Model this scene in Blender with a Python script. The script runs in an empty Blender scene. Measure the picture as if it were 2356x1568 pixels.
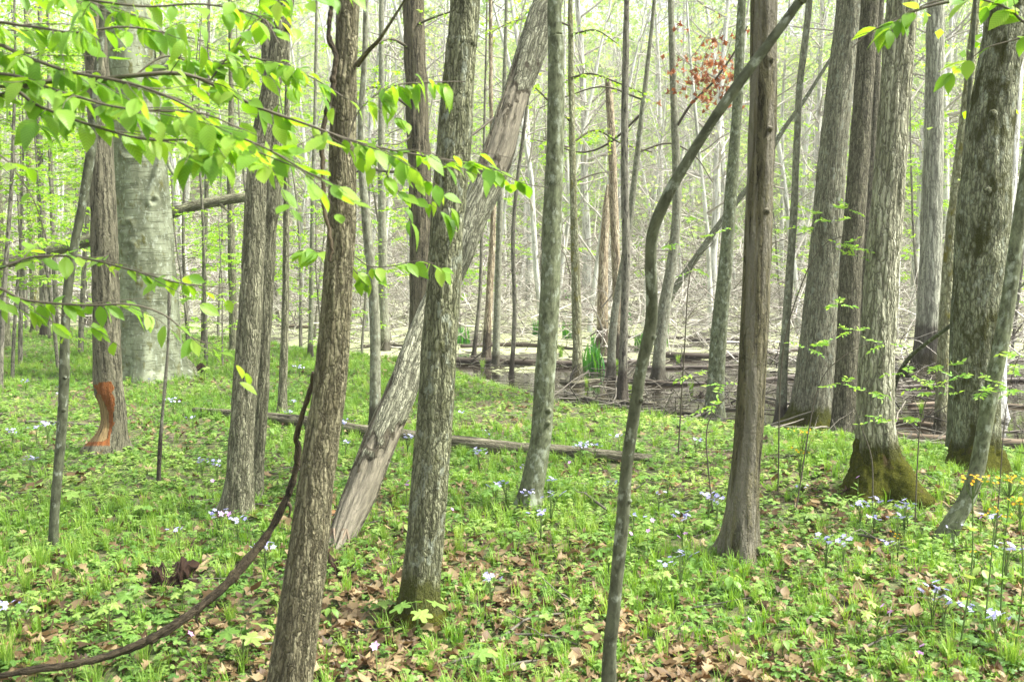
import bpy, math, random
import numpy as np

# ------------------------------------------------------------------ camera, world, sun, exposure
scene = bpy.context.scene
F, CX, CY, HOR, CAMZ = 2312.0, 1178.0, 784.0, 600.0, 1.6      # photo measured on a 2356 px wide copy
PITCH = math.atan((CY - HOR) / F)
cam_data = bpy.data.cameras.new('camera')
cam_data.sensor_width = 36.0
cam_data.lens = 36.0 * F / 2356.0
cam_data.clip_start, cam_data.clip_end = 0.05, 1500.0
cam_data.dof.use_dof = True
cam_data.dof.focus_distance = 7.5
cam_data.dof.aperture_fstop = 6.3
cam = bpy.data.objects.new('camera', cam_data)
cam.location = (0, 0, CAMZ)
cam.rotation_euler = (math.pi / 2 - PITCH, 0, 0)
scene.collection.objects.link(cam)
scene.camera = cam

SUN_EL, SUN_AZ = math.radians(54), math.radians(96)            # azimuth measured from +Y towards +X
world = bpy.data.worlds.new('World')
scene.world = world
world.use_nodes = True
wn = world.node_tree
bg = wn.nodes['Background']
sky = wn.nodes.new('ShaderNodeTexSky')
sky.sky_type = 'NISHITA'
sky.sun_disc = False
sky.sun_elevation = SUN_EL
sky.sun_rotation = SUN_AZ
sky.dust_density = 4.0
sky.ozone_density = 0.6
hs = wn.nodes.new('ShaderNodeHueSaturation'); hs.inputs['Saturation'].default_value = 0.22   # thin bright overcast
wn.links.new(sky.outputs[0], hs.inputs['Color']); wn.links.new(hs.outputs[0], bg.inputs[0])
bg.inputs[1].default_value = 0.14

sun_d = bpy.data.lights.new('sun', 'SUN')
sun_d.energy = 3.8
sun_d.angle = math.radians(8)
sun_d.color = (1.0, 0.972, 0.875)
sun = bpy.data.objects.new('sun', sun_d)
sun.rotation_euler = (math.pi / 2 - SUN_EL, 0, math.pi - SUN_AZ)
scene.collection.objects.link(sun)

scene.view_settings.view_transform = 'Standard'
scene.view_settings.look = 'None'
scene.view_settings.gamma = 1.0
scene.view_settings.exposure = 1.64
scene.render.engine = 'CYCLES'
cy = scene.cycles
cy.max_bounces = 7; cy.diffuse_bounces = 4; cy.glossy_bounces = 2; cy.transmission_bounces = 5
cy.transparent_max_bounces = 4; cy.volume_bounces = 0
cy.caustics_reflective = False; cy.caustics_refractive = False
cy.use_denoising = True
cy.sample_clamp_indirect = 6.0

rs = np.random.RandomState(11)
U = rs.uniform

# ------------------------------------------------------------------ small maths
def nrm(a):
    return a / np.maximum(np.linalg.norm(a, axis=-1, keepdims=True), 1e-9)

def _hash(ix, iy, iz, seed):
    n = (ix * 73856093) ^ (iy * 19349663) ^ (iz * 83492791) ^ (seed * 2654435761 & 0x7fffffff)
    n = n & 0x7fffffff
    n = (n ^ (n >> 13)) * 1274126177 & 0x7fffffff
    n = (n ^ (n >> 16)) * 668265263 & 0x7fffffff
    return (n ^ (n >> 15)) % 65536 / 65535.0

def vnoise(p, seed=0):
    p = np.asarray(p, float)
    i = np.floor(p).astype(np.int64); f = p - i; f = f * f * (3 - 2 * f)
    r = 0
    for dx in (0, 1):
        for dy in (0, 1):
            for dz in (0, 1):
                w = (f[..., 0] if dx else 1 - f[..., 0]) * (f[..., 1] if dy else 1 - f[..., 1]) * (f[..., 2] if dz else 1 - f[..., 2])
                r = r + w * _hash(i[..., 0] + dx, i[..., 1] + dy, i[..., 2] + dz, seed)
    return r

def n2(x, y, s, seed=0):
    x = np.asarray(x, float); y = np.asarray(y, float)
    return vnoise(np.stack([x * s, y * s, np.zeros_like(x * s + y * s) + 0.5], -1), seed)

def sstep(a, b, x):
    t = np.clip((x - a) / (b - a), 0, 1)
    return t * t * (3 - 2 * t)

# ------------------------------------------------------------------ the lie of the land
SX = np.array([-60, -14, -7, -3, -0.85, 0.5, 1.5, 3, 4.2, 7, 12, 60.])
SY = np.array([34, 27, 22.5, 18.5, 15.2, 11.9, 10.9, 9.9, 9.0, 8.2, 7.5, 7.5])
WATER = -0.27
MOUND = (2.55, 7.2)

def shore(x):
    return np.interp(x, SX, SY)

def height(x, y):
    x = np.asarray(x, float); y = np.asarray(y, float)
    s = y - shore(x)
    h = 0.07 * (n2(x, y, 0.5, 1) - 0.5) + 0.035 * (n2(x, y, 1.9, 2) - 0.5) + 0.014 * (n2(x, y, 6, 3) - 0.5)
    m = sstep(-1.2, 1.6, s)
    h = h - 0.36 * m * (1 - sstep(48, 60, y)) + m * 0.24 * (.7 * n2(x, y, 0.9, 4) + .3 * n2(x, y, 3.1, 6) - 0.46) * (1 - sstep(4, 9, s) * 0.4)
    h = h + 0.17 * np.exp(-(((x - MOUND[0]) / 0.75) ** 2 + ((y - MOUND[1]) / 0.8) ** 2))
    h = h + 0.30 * np.maximum(0, y - 54) * sstep(54, 75, y) + 1.2 * (n2(x, y, 0.05, 5) - 0.5) * sstep(60, 90, y)
    return h

def surf(x, y):
    return np.maximum(height(x, y), np.where(np.asarray(y) > 8, WATER, -9))

cp, sp = math.cos(PITCH), math.sin(PITCH)
def ray(px, py):
    cx = (np.asarray(px, float) - CX) / F; cyy = (CY - np.asarray(py, float)) / F
    return np.stack([cx, cp + cyy * sp, -sp + cyy * cp + 0 * cx], -1)

def P(px, py, Y):
    d = ray(px, py); t = Y / d[..., 1]
    q = d * t[..., None] if d.ndim > 1 else d * t
    return q + np.array([0, 0, CAMZ])

def G(px, py, extra=0.0):
    """the point of the ground seen at a pixel"""
    d = ray(px, py); lo, hi = 1.5, 1.5
    while hi < 70:
        q = d * hi
        if q[2] + CAMZ < surf(q[0], q[1]): break
        lo = hi; hi += 0.15
    for _ in range(25):
        m = (lo + hi) / 2; q = d * m
        if q[2] + CAMZ < surf(q[0], q[1]): hi = m
        else: lo = m
    q = d * hi
    return np.array([q[0], q[1], CAMZ + q[2]])

def pix(Q):
    Q = np.asarray(Q, float); x = Q[..., 0]; y = Q[..., 1]; z = Q[..., 2] - CAMZ
    dep = y * cp - z * sp; up = y * sp + z * cp
    return CX + F * x / dep, CY - F * up / dep

# ------------------------------------------------------------------ mesh collector
class MB:
    def __init__(s):
        s.v = []; s.b = []; s.t = []; s.f = []; s.n = 0
    def add(s, V, Fs, bk=None, tint=0.5):
        V = np.asarray(V, float).reshape(-1, 3); k = len(V)
        s.v.append(V)
        s.b.append(np.zeros((k, 3)) if bk is None else np.asarray(bk, float).reshape(-1, 3))
        s.t.append(np.broadcast_to(np.asarray(tint, float).reshape(-1) if np.ndim(tint) else tint, (k,)))
        for f in Fs:
            f = np.asarray(f, np.int64)
            if len(f): s.f.append(f + s.n)
        s.n += k
        return s
    def build(s, name, mat, parent=None, origin=None, smooth=True):
        V = np.concatenate(s.v); B = np.concatenate(s.b); T = np.concatenate(s.t)
        if origin is None and parent is not None: origin = np.array(parent.location)
        if origin is not None: V = V - np.asarray(origin)
        me = bpy.data.meshes.new(name)
        me.vertices.add(len(V)); me.vertices.foreach_set('co', V.astype(np.float32).ravel())
        loops = np.concatenate([f.ravel() for f in s.f])
        tot = np.concatenate([np.full(len(f), f.shape[1]) for f in s.f])
        st = np.concatenate([[0], np.cumsum(tot)[:-1]])
        me.loops.add(len(loops)); me.loops.foreach_set('vertex_index', loops.astype(np.int32))
        me.polygons.add(len(tot)); me.polygons.foreach_set('loop_start', st.astype(np.int32))
        me.polygons.foreach_set('loop_total', tot.astype(np.int32))
        me.polygons.foreach_set('use_smooth', np.full(len(tot), smooth))
        me.update(calc_edges=True)
        a = me.attributes.new('bk', 'FLOAT_VECTOR', 'POINT'); a.data.foreach_set('vector', B.astype(np.float32).ravel())
        a = me.attributes.new('tint', 'FLOAT', 'POINT'); a.data.foreach_set('value', T.astype(np.float32))
        me.materials.append(mat)
        o = bpy.data.objects.new(name, me)
        scene.collection.objects.link(o)
        if parent is not None: o.parent = parent
        return o

def frames(paths):
    t = np.gradient(paths, axis=1); t = nrm(t)
    mt = np.abs(nrm(t.mean(1))[:, 2])
    ref = np.where(mt[:, None] > 0.75, np.array([[0, 1., 0]]), np.array([[0, 0, 1.]]))[:, None, :]
    n1 = nrm(np.cross(t, np.broadcast_to(ref, t.shape))); m2 = np.cross(t, n1)
    return t, n1, m2

def tubes(mb, paths, radii, sides=4, tint=None, cap=False):
    paths = np.asarray(paths, float); radii = np.asarray(radii, float)
    k, n, _ = paths.shape
    t, n1, m2 = frames(paths)
    th = np.arange(sides) * 2 * math.pi / sides
    off = n1[:, :, None] * np.cos(th)[None, None, :, None] + m2[:, :, None] * np.sin(th)[None, None, :, None]
    V = paths[:, :, None] + off * radii[:, :, None, None]
    L = np.concatenate([np.zeros((k, 1)), np.cumsum(np.linalg.norm(np.diff(paths, axis=1), axis=-1), 1)], 1) + U(0, 50, (k, 1))
    bk = np.stack([radii[:, :, None] * np.cos(th) + 0 * V[..., 0], radii[:, :, None] * np.sin(th) + 0 * V[..., 0],
                   L[:, :, None] + 0 * V[..., 0]], -1)
    i = np.arange(n - 1)[:, None] * sides; j = np.arange(sides)[None]; j2 = (j + 1) % sides
    q = np.stack([i + j, i + j2, i + sides + j2, i + sides + j], -1).reshape(-1, 4)
    q = (q[None] + (np.arange(k) * n * sides)[:, None, None]).reshape(-1, 4)
    fs = [q]
    if cap:
        c0 = np.arange(k)[:, None] * n * sides + np.arange(sides)[None, ::-1]
        fs += [c0, c0 * 0 + (np.arange(k)[:, None] * n * sides + (n - 1) * sides + np.arange(sides)[None])]
    tt = 0.5 if tint is None else np.repeat(np.asarray(tint, float), n * sides)
    mb.add(V, fs, bk, tt)

def crom(pts, m):
    """Catmull-Rom through rows of pts, m samples"""
    pts = np.asarray(pts, float); n = len(pts)
    if n == 2: return pts[0] + (pts[1] - pts[0]) * np.linspace(0, 1, m)[:, None]
    seg = np.concatenate([[0], np.cumsum(np.linalg.norm(np.diff(pts[:, :3], axis=0), axis=1))])
    u = np.interp(np.linspace(0, seg[-1], m), seg, np.arange(n))
    i = np.minimum(u.astype(int), n - 2); f = (u - i)[:, None]
    e = np.vstack([2 * pts[0] - pts[1], pts, 2 * pts[-1] - pts[-2]])
    p0, p1, p2, p3 = e[i], e[i + 1], e[i + 2], e[i + 3]
    return 0.5 * (2 * p1 + (p2 - p0) * f + (2 * p0 - 5 * p1 + 4 * p2 - p3) * f ** 2 + (3 * p1 - p0 - 3 * p2 + p3) * f ** 3)

def grow(st, d, L, n, wander=0.15, up=0.0):
    st = np.asarray(st, float); d = nrm(np.asarray(d, float)); k = len(st)
    L = np.broadcast_to(np.asarray(L, float), (k,)); out = [st]; p = st
    for _ in range(n - 1):
        d = nrm(d + rs.normal(0, wander, (k, 3)) + np.array([0, 0, up]))
        p = p + d * (L / (n - 1))[:, None]; out.append(p)
    return np.stack(out, 1)

def taper(r0, k, n, end=0.25):
    return np.broadcast_to(np.asarray(r0, float), (k,))[:, None] * np.linspace(1, end, n)[None]

def on_paths(paths, radii, cnt, lo=0.2, hi=1.0):
    k, n, _ = paths.shape
    i = rs.randint(0, k, cnt); u = U(lo, hi, cnt) * (n - 1.001); j = u.astype(int); f = (u - j)[:, None]
    p = paths[i, j] * (1 - f) + paths[i, j + 1] * f
    t = nrm(paths[i, j + 1] - paths[i, j])
    r = radii[i, j] * (1 - f[:, 0]) + radii[i, j + 1] * f[:, 0]
    return p, t, r, u / (n - 1)

def perp(t):
    return nrm(np.cross(t, rs.normal(0, 1, t.shape)))

def side_dirs(t, ang):
    return nrm(t * math.cos(ang) + perp(t) * math.sin(ang))

# ------------------------------------------------------------------ leaf templates: axis +Y, normal +Z
def tpl_diamond(w=0.36):
    return np.array([[0, 0, 0], [w, .42, .07], [0, 1, -.08], [-w, .42, .07]]), [np.array([[0, 1, 2], [0, 2, 3]])]

def tpl_ovate(w=0.36, droop=0.3):
    t = np.array([0, .1, .27, .47, .68, .86, 1.0]); wd = w * np.array([.04, .48, .88, 1.0, .78, .36, 0.015])
    rows = []
    for a, b in zip(t, wd):
        z = -droop * a * a
        rows += [[-b, a, z + .22 * b], [0, a, z], [b, a, z + .22 * b]]
    V = np.array(rows); q = []
    for i in range(6):
        for s in (0, 1): q.append([i * 3 + s, i * 3 + s + 1, i * 3 + 4 + s, i * 3 + 3 + s])
    return V, [np.array(q)]

def tpl_lobed(curl=0.2, seed=0, lobes=5):
    r = np.random.RandomState(seed); V = [[0, 0.42, 0.02]]; n = lobes * 2 + 1
    for i in range(n):
        a = -2.45 + 4.9 * i / (n - 1)
        rad = (0.6 if i % 2 else 0.38) * (1 + 0.18 * r.randn())
        if i in (0, n - 1): rad = .35
        x = math.sin(a) * rad; y = 0.42 + math.cos(a) * rad
        z = curl * ((abs(x) * 1.6) ** 1.4 * (0.5 + r.rand()) + 0.5 * (y - .4) ** 2 + .12 * r.randn())
        V.append([x, y, z])
    V.append([0, 0, 0])
    k = len(V)
    return np.array(V), [np.array([[0, i + 1, i] for i in range(1, k - 1)] + [[0, 1, k - 1]])]

def tpl_maple(n=25, lob=5, seed=0, cup=.12):
    r = np.random.RandomState(seed); V = [[0, .38, .0]]
    for i in range(n):
        a = -2.7 + 5.4 * i / (n - 1); c = abs(math.cos(a * lob / 2.0 * 1.16))
        rad = (.27 + .33 * c ** 1.3) * (1 - .22 * abs(a) / 2.7) * (1 + .05 * r.randn()); x = math.sin(a) * rad; y = .38 + math.cos(a) * rad
        V.append([x, y, -cup * (x * x * 3 + max(0, y - .4) ** 2 * 2) + .04 * c + .02 * r.randn()])
    V.append([0, .02, 0]); k = len(V)
    return np.array(V), [np.array([[0, i + 1, i] for i in range(1, k - 1)] + [[0, 1, k - 1]])]

def tpl_oak(curl, seed):
    """dead oak or maple leaf: long, lobed and curled"""
    r = np.random.RandomState(seed); ts = [.02, .16, .26, .38, .48, .6, .7, .82, .92, 1.0]
    ws = [.03, .2, .1, .34, .16, .4, .18, .26, .1, .0]
    V = []; tw = r.uniform(-.5, .5)
    for t, w in zip(ts, ws):
        w = w * (1 + .25 * r.randn())
        z = curl * (math.sin(t * 2.6 + r.rand() * .4) - .6) * .5
        s = curl * w * 1.5
        V += [[-w, t, z + s * (.6 + r.rand())], [0, t, z + tw * .02], [w, t, z + s * (.6 + r.rand())]]
    q = []
    for i in range(len(ts) - 1):
        for s in (0, 1): q.append([i * 3 + s, i * 3 + s + 1, i * 3 + 4 + s, i * 3 + 3 + s])
    return np.array(V), [np.array(q)]

def tpl_blades(nb, seed, spread=0.3, w=0.014, seg=3, lean=0.5):
    r = np.random.RandomState(seed); V = []; q = []
    for b in range(nb):
        a = r.uniform(0, 6.28); a2 = r.uniform(0, 6.28); x0 = math.cos(a) * r.uniform(0, spread) * .4; y0 = math.sin(a) * r.uniform(0, spread) * .4
        L = r.uniform(.55, 1.0); bend = r.uniform(.15, 1) * lean; c = len(V)
        for i in range(seg + 1):
            t = i / seg; ww = w * (1 - t ** 1.6) * (0.8 + .4 * r.rand()) + .0008
            dx = math.cos(a2) * bend * t * t * L; dy = math.sin(a2) * bend * t * t * L; z = L * t * (1 - .35 * bend * t)
            V += [[x0 + dx - math.sin(a2) * ww, y0 + dy + math.cos(a2) * ww, z], [x0 + dx + math.sin(a2) * ww, y0 + dy - math.cos(a2) * ww, z]]
            if i: q.append([c + 2 * i - 2, c + 2 * i - 1, c + 2 * i + 1, c + 2 * i])
    return np.array(V), [np.array(q)]

def put(mb, tpl, pos, axis, normal, size, tint, wscale=None):
    """many copies of a template: axis = leaf direction, normal = its upper side"""
    V, Fs = tpl; k = len(pos); m = len(V)
    if k == 0: return
    ay = nrm(np.asarray(axis, float)); ax = nrm(np.cross(ay, normal)); az = np.cross(ax, ay)
    size = np.broadcast_to(np.asarray(size, float), (k,)); sx = size if wscale is None else size * wscale
    W = (np.asarray(pos)[:, None] + V[None, :, 0, None] * ax[:, None] * sx[:, None, None]
         + V[None, :, 1, None] * ay[:, None] * size[:, None, None] + V[None, :, 2, None] * az[:, None] * size[:, None, None])
    fs = [(f[None] + (np.arange(k) * m)[:, None, None]).reshape(-1, f.shape[1]) for f in Fs]
    bk = np.broadcast_to(V[None], (k, m, 3))
    mb.add(W, fs, bk, np.repeat(np.broadcast_to(np.asarray(tint, float), (k,)), m))

def merge(tpls):
    V = []; Fs = []; n = 0
    for v, fs in tpls:
        V.append(v); Fs += [np.asarray(f) + n for f in fs]; n += len(v)
    return np.concatenate(V), Fs

def xf(tpl, az, tilt, s, off):
    """template turned to azimuth az, its axis raised by tilt, scaled and moved"""
    V, Fs = tpl
    c, d = math.cos(tilt), math.sin(tilt)
    y = V[:, 1] * c - V[:, 2] * d; z = V[:, 1] * d + V[:, 2] * c; x = V[:, 0]
    ca, sa = math.cos(az), math.sin(az)
    return np.stack([x * ca + y * sa, -x * sa + y * ca, z], -1) * s + np.array(off), Fs

def leaf_at(mb, tpl, pos, out, size, tint, droop=0.4, jit=0.35):
    k = len(pos)
    ax = nrm(np.asarray(out) * np.array([1, 1, .4]) + rs.normal(0, jit, (k, 3)) + np.array([0, 0, -droop]))
    nm = nrm(np.array([0, 0, 1.]) + rs.normal(0, .45, (k, 3)))
    put(mb, tpl, pos, ax, nm, size, tint)

# ------------------------------------------------------------------ materials
def new_mat(name):
    m = bpy.data.materials.new(name); m.use_nodes = True; nt = m.node_tree
    for n in list(nt.nodes): nt.nodes.remove(n)
    out = nt.nodes.new('ShaderNodeOutputMaterial')
    return m, nt, out

def N(nt, typ, **kw):
    n = nt.nodes.new(typ)
    for k, v in kw.items():
        if k in n.inputs.keys() if isinstance(k, str) else False: n.inputs[k].default_value = v
        else: setattr(n, k, v)
    return n

def ramp(nt, stops, src):
    r = nt.nodes.new('ShaderNodeValToRGB'); el = r.color_ramp.elements
    while len(el) < len(stops): el.new(0.5)
    for e, (p, c) in zip(el, stops): e.position = p; e.color = (*c, 1) if len(c) == 3 else c
    nt.links.new(src, r.inputs[0]); return r.outputs[0]

def g(v): return (v, v, v)

def mixc(nt, fac, a, b, mode='MIX'):
    m = nt.nodes.new('ShaderNodeMix'); m.data_type = 'RGBA'; m.blend_type = mode
    for s, v in ((m.inputs[0], fac), (m.inputs[6], a), (m.inputs[7], b)):
        if hasattr(v, 'is_linked') or hasattr(v, 'links'): nt.links.new(v, s)
        elif isinstance(v, (int, float)): s.default_value = v
        else: s.default_value = (*v, 1)
    return m.outputs[2]

def math_n(nt, op, a, b=0.5, c=None):
    m = nt.nodes.new('ShaderNodeMath'); m.operation = op
    for s, v in zip(m.inputs, (a, b, c)):
        if v is None: continue
        if isinstance(v, (int, float)): s.default_value = v
        else: nt.links.new(v, s)
    return m.outputs[0]

def attr(nt, name):
    a = nt.nodes.new('ShaderNodeAttribute'); a.attribute_name = name; return a

def mapped(nt, src, scale, loc=(0, 0, 0)):
    m = nt.nodes.new('ShaderNodeMapping'); m.inputs['Scale'].default_value = scale; m.inputs['Location'].default_value = loc
    nt.links.new(src, m.inputs[0]); return m.outputs[0]

def noise(nt, vec, scale, detail=3, rough=0.55):
    n = nt.nodes.new('ShaderNodeTexNoise'); n.inputs['Scale'].default_value = scale; n.inputs['Detail'].default_value = detail
    n.inputs['Roughness'].default_value = rough
    if vec is not None: nt.links.new(vec, n.inputs['Vector'])
    return n.outputs['Fac']

def principled(nt, out, color, rough=0.8, normal=None, spec=0.3):
    b = nt.nodes.new('ShaderNodeBsdfPrincipled')
    if isinstance(color, tuple): b.inputs['Base Color'].default_value = (*color, 1)
    else: nt.links.new(color, b.inputs['Base Color'])
    if isinstance(rough, (int, float)): b.inputs['Roughness'].default_value = rough
    else: nt.links.new(rough, b.inputs['Roughness'])
    b.inputs['Specular IOR Level'].default_value = spec
    if normal is not None: nt.links.new(normal, b.inputs['Normal'])
    if out is not None: nt.links.new(b.outputs[0], out.inputs[0])
    return b

def bump(nt, h, strength=0.6, dist=0.01):
    b = nt.nodes.new('ShaderNodeBump'); b.inputs['Strength'].default_value = strength; b.inputs['Distance'].default_value = dist
    nt.links.new(h, b.inputs['Height']); return b.outputs[0]

def bark(name, dark, mid, light, scale=60, stretch=0.14, style='plates', moss=None, moss_h=None, moss_amt=0.0,
         lichen=0.0, mask=None, mask2=None, dist=0.012, stripe=None, foot=None, rings=False):
    """dark grooves, mid ridges, light flecks; moss = colour, moss_h = height of a mossy foot; mask = bare wood colours by tint"""
    m, nt, out = new_mat(name)
    tw = lambda c, k: (c[0] * .96 * k, c[1] * 1.02 * k, c[2] * .93 * k)
    dark, mid, light = tw(dark, 1.0), tw(mid, 1.22), tw(light, 1.14)
    if style != 'smooth': scale = scale * .72; dark = tuple(c * .75 for c in dark); light = tuple(min(.6, c * 1.15) for c in light)
    bk = attr(nt, 'bk').outputs['Vector']
    vec = mapped(nt, bk, (1, 1, stretch))
    wob = noise(nt, mapped(nt, bk, (1, 1, .5)), scale * .35, 3)
    w = nt.nodes.new('ShaderNodeVectorMath'); w.operation = 'MULTIPLY_ADD'
    nt.links.new(wob, w.inputs[0]); w.inputs[1].default_value = (.035, .035, .02); nt.links.new(vec, w.inputs[2])
    w2 = nt.nodes.new('ShaderNodeVectorMath'); w2.operation = 'MULTIPLY_ADD'
    nn_ = nt.nodes.new('ShaderNodeTexNoise'); nn_.inputs['Scale'].default_value = scale * 1.1; nn_.inputs['Detail'].default_value = 3; nt.links.new(mapped(nt, bk, (1, 1, .45)), nn_.inputs['Vector'])
    nt.links.new(nn_.outputs['Color'], w2.inputs[0]); w2.inputs[1].default_value = (1.1 / scale, 1.1 / scale, .9 / scale); nt.links.new(w.outputs[0], w2.inputs[2])
    vv = w2.outputs[0]
    if style == 'plates':
        v = nt.nodes.new('ShaderNodeTexVoronoi'); v.feature = 'DISTANCE_TO_EDGE'; v.inputs['Scale'].default_value = scale
        nt.links.new(vv, v.inputs['Vector']); hgt = math_n(nt, 'MINIMUM', math_n(nt, 'MULTIPLY', v.outputs['Distance'], 3.2), 1.0)
        rd = ramp(nt, [(.34, g(.15)), (.60, g(1))], noise(nt, mapped(nt, bk, (1, 1, .13)), scale * 1.15, 4, .65)); hgt = math_n(nt, 'MULTIPLY', math_n(nt, 'POWER', hgt, .6), rd)
        v2 = nt.nodes.new('ShaderNodeTexVoronoi'); v2.inputs['Scale'].default_value = scale; nt.links.new(vv, v2.inputs['Vector'])
        cell = v2.outputs['Color']; sepc = nt.nodes.new('ShaderNodeSeparateColor'); nt.links.new(cell, sepc.inputs[0]); vary = sepc.outputs[0]
    elif style == 'ridges':
        hgt = ramp(nt, [(.36, g(0)), (.62, g(1))], noise(nt, vv, scale, 4, .6)); vary = noise(nt, mapped(nt, bk, (1, 1, .4)), scale * .7, 2)
    else:
        hgt = noise(nt, vv, scale, 4, .6); vary = noise(nt, mapped(nt, bk, (1, 1, .6)), scale * .25, 4)
    fine = noise(nt, mapped(nt, bk, (1, 1, .3)), scale * 3.2, 3, .7)
    col = mixc(nt, vary, mid, light)
    if style != 'smooth': col = mixc(nt, ramp(nt, [(0.0, g(1)), (.62, g(0))], hgt), col, dark)
    else: col = mixc(nt, ramp(nt, [(.35, g(1)), (.65, g(0))], hgt), col, dark)
    col = mixc(nt, math_n(nt, 'MULTIPLY', fine, 0.38), col, mixc(nt, 0.35, dark, light))
    if stripe is not None:
        st = ramp(nt, [(.46, g(0)), (.54, g(1))], noise(nt, mapped(nt, bk, (1, 1, .07)), 16, 3))
        col = mixc(nt, st, col, stripe)
    if style != 'smooth':
        fl = ramp(nt, [(.50, g(0)), (.60, g(1))], noise(nt, mapped(nt, w2.outputs[0], (1, 1, 1)), scale * .8, 2, .5))
        col = mixc(nt, math_n(nt, 'MULTIPLY', math_n(nt, 'MULTIPLY', fl, hgt), .85), col, light)
        h2_ = math_n(nt, 'MULTIPLY_ADD', fl, .5, hgt)
        dk = ramp(nt, [(.56, g(0)), (.66, g(1))], noise(nt, mapped(nt, bk, (1, 1, .25)), scale * .22, 4, .65))
        col = mixc(nt, math_n(nt, 'MULTIPLY', dk, .5), col, dark)
    if rings:
        rg_ = ramp(nt, [(.56, g(0)), (.62, g(1))], noise(nt, mapped(nt, bk, (.9, .9, 9)), 5, 4, .6))
        col = mixc(nt, math_n(nt, 'MULTIPLY', rg_, .6), col, dark); hgt = math_n(nt, 'SUBTRACT', hgt, math_n(nt, 'MULTIPLY', rg_, .5))
    if lichen:
        l = ramp(nt, [(.58 - lichen * .1, g(0)), (.66, g(1))], noise(nt, mapped(nt, bk, (1, 1, .6)), 22, 4, .65))
        col = mixc(nt, math_n(nt, 'MULTIPLY', l, .7), col, (.36, .40, .32))
    h2 = math_n(nt, 'MULTIPLY_ADD', fine, 0.35, hgt)
    sep = nt.nodes.new('ShaderNodeSeparateXYZ'); nt.links.new(bk, sep.inputs[0])
    if moss is not None:
        big = noise(nt, mapped(nt, bk, (1, 1, .5)), 9, 4, .65); f = None
        if moss_amt: f = ramp(nt, [(.64 - moss_amt * .25, g(0)), (.74 - moss_amt * .2, g(1))], big)
        if moss_h:
            hh = math_n(nt, 'ADD', sep.outputs[2], math_n(nt, 'MULTIPLY', big, -.35))
            f2 = ramp(nt, [(0, g(1)), (1, g(0))], math_n(nt, 'MULTIPLY_ADD', hh, 12, -12 * (moss_h - .15)))
            f = f2 if f is None else math_n(nt, 'MAXIMUM', f, f2)
        mc = mixc(nt, noise(nt, bk, 90, 3), moss, tuple(c * .38 for c in moss))
        col = mixc(nt, f, col, mc); h2 = math_n(nt, 'ADD', h2, math_n(nt, 'MULTIPLY', f, noise(nt, bk, 160, 3)))
    if foot is not None:
        f3 = ramp(nt, [(0, g(1)), (1, g(0))], math_n(nt, 'MULTIPLY_ADD', math_n(nt, 'ADD', sep.outputs[2], math_n(nt, 'MULTIPLY', vary, -.12)), 9, -9 * foot))
        col = mixc(nt, math_n(nt, 'MULTIPLY', f3, .8), col, (.035, .027, .02))
    if mask is not None:
        tn = math_n(nt, 'ADD', attr(nt, 'tint').outputs['Fac'], math_n(nt, 'MULTIPLY_ADD', fine, .25, -.12))
        fibre = ramp(nt, [(.3, g(1)), (.7, g(0))], noise(nt, mapped(nt, w.outputs[0], (1, 1, .8)), 60, 5, .7))
        crk = ramp(nt, [(.60, g(0)), (.64, g(1))], noise(nt, mapped(nt, bk, (1, 1, .12)), 26, 4, .7))
        wood = mixc(nt, fibre, mask, tuple(c * .30 for c in mask))
        wood = mixc(nt, math_n(nt, 'MULTIPLY', crk, .85), wood, tuple(c * .12 for c in mask))
        rim = ramp(nt, [(.30, g(0)), (.42, g(1))], tn)
        col = mixc(nt, rim, col, mask2 or mask)
        full = ramp(nt, [(.60, g(0)), (.66, g(1))], tn)
        col = mixc(nt, full, col, wood)
        h2 = mixc(nt, full, h2, math_n(nt, 'MULTIPLY', fibre, .6))
    principled(nt, out, col, 0.85, bump(nt, h2, 1.0, dist * 1.3), 0.2)
    return m

def leafm(name, stops, trans=0.45, rough=0.45, veins=False, tcol=1.25):
    m, nt, out = new_mat(name)
    t = attr(nt, 'tint').outputs['Fac']
    nz = noise(nt, None, 2.0, 2)
    geo = nt.nodes.new('ShaderNodeNewGeometry')
    nn = nt.nodes.new('ShaderNodeTexNoise'); nn.inputs['Scale'].default_value = 1.3; nt.links.new(geo.outputs['Position'], nn.inputs['Vector'])
    fac = math_n(nt, 'MULTIPLY_ADD', nn.outputs['Fac'], .35, math_n(nt, 'MULTIPLY_ADD', t, .82, -.08))
    col = ramp(nt, stops, fac)
    nor = None
    if veins:
        bk = attr(nt, 'bk').outputs['Vector']; s = nt.nodes.new('ShaderNodeSeparateXYZ'); nt.links.new(bk, s.inputs[0])
        w = math_n(nt, 'SINE', math_n(nt, 'MULTIPLY', math_n(nt, 'MULTIPLY_ADD', math_n(nt, 'ABSOLUTE', s.outputs[0], 0), -.9, s.outputs[1]), 62))
        w = math_n(nt, 'MULTIPLY_ADD', w, .5, .5)
        col = mixc(nt, math_n(nt, 'MULTIPLY', w, .24), col, (.02, .09, .01)); nor = bump(nt, w, .25, .002)
    b = principled(nt, None, col, rough, nor, .35)
    tr = nt.nodes.new('ShaderNodeBsdfTranslucent')
    hs = nt.nodes.new('ShaderNodeHueSaturation'); hs.inputs['Saturation'].default_value = 1.12; hs.inputs['Value'].default_value = tcol
    hs.inputs['Hue'].default_value = 0.49
    nt.links.new(col, hs.inputs['Color']); nt.links.new(hs.outputs[0], tr.inputs[0])
    mx = nt.nodes.new('ShaderNodeMixShader'); mx.inputs[0].default_value = trans
    nt.links.new(b.outputs[0], mx.inputs[1]); nt.links.new(tr.outputs[0], mx.inputs[2]); nt.links.new(mx.outputs[0], out.inputs[0])
    return m

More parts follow.
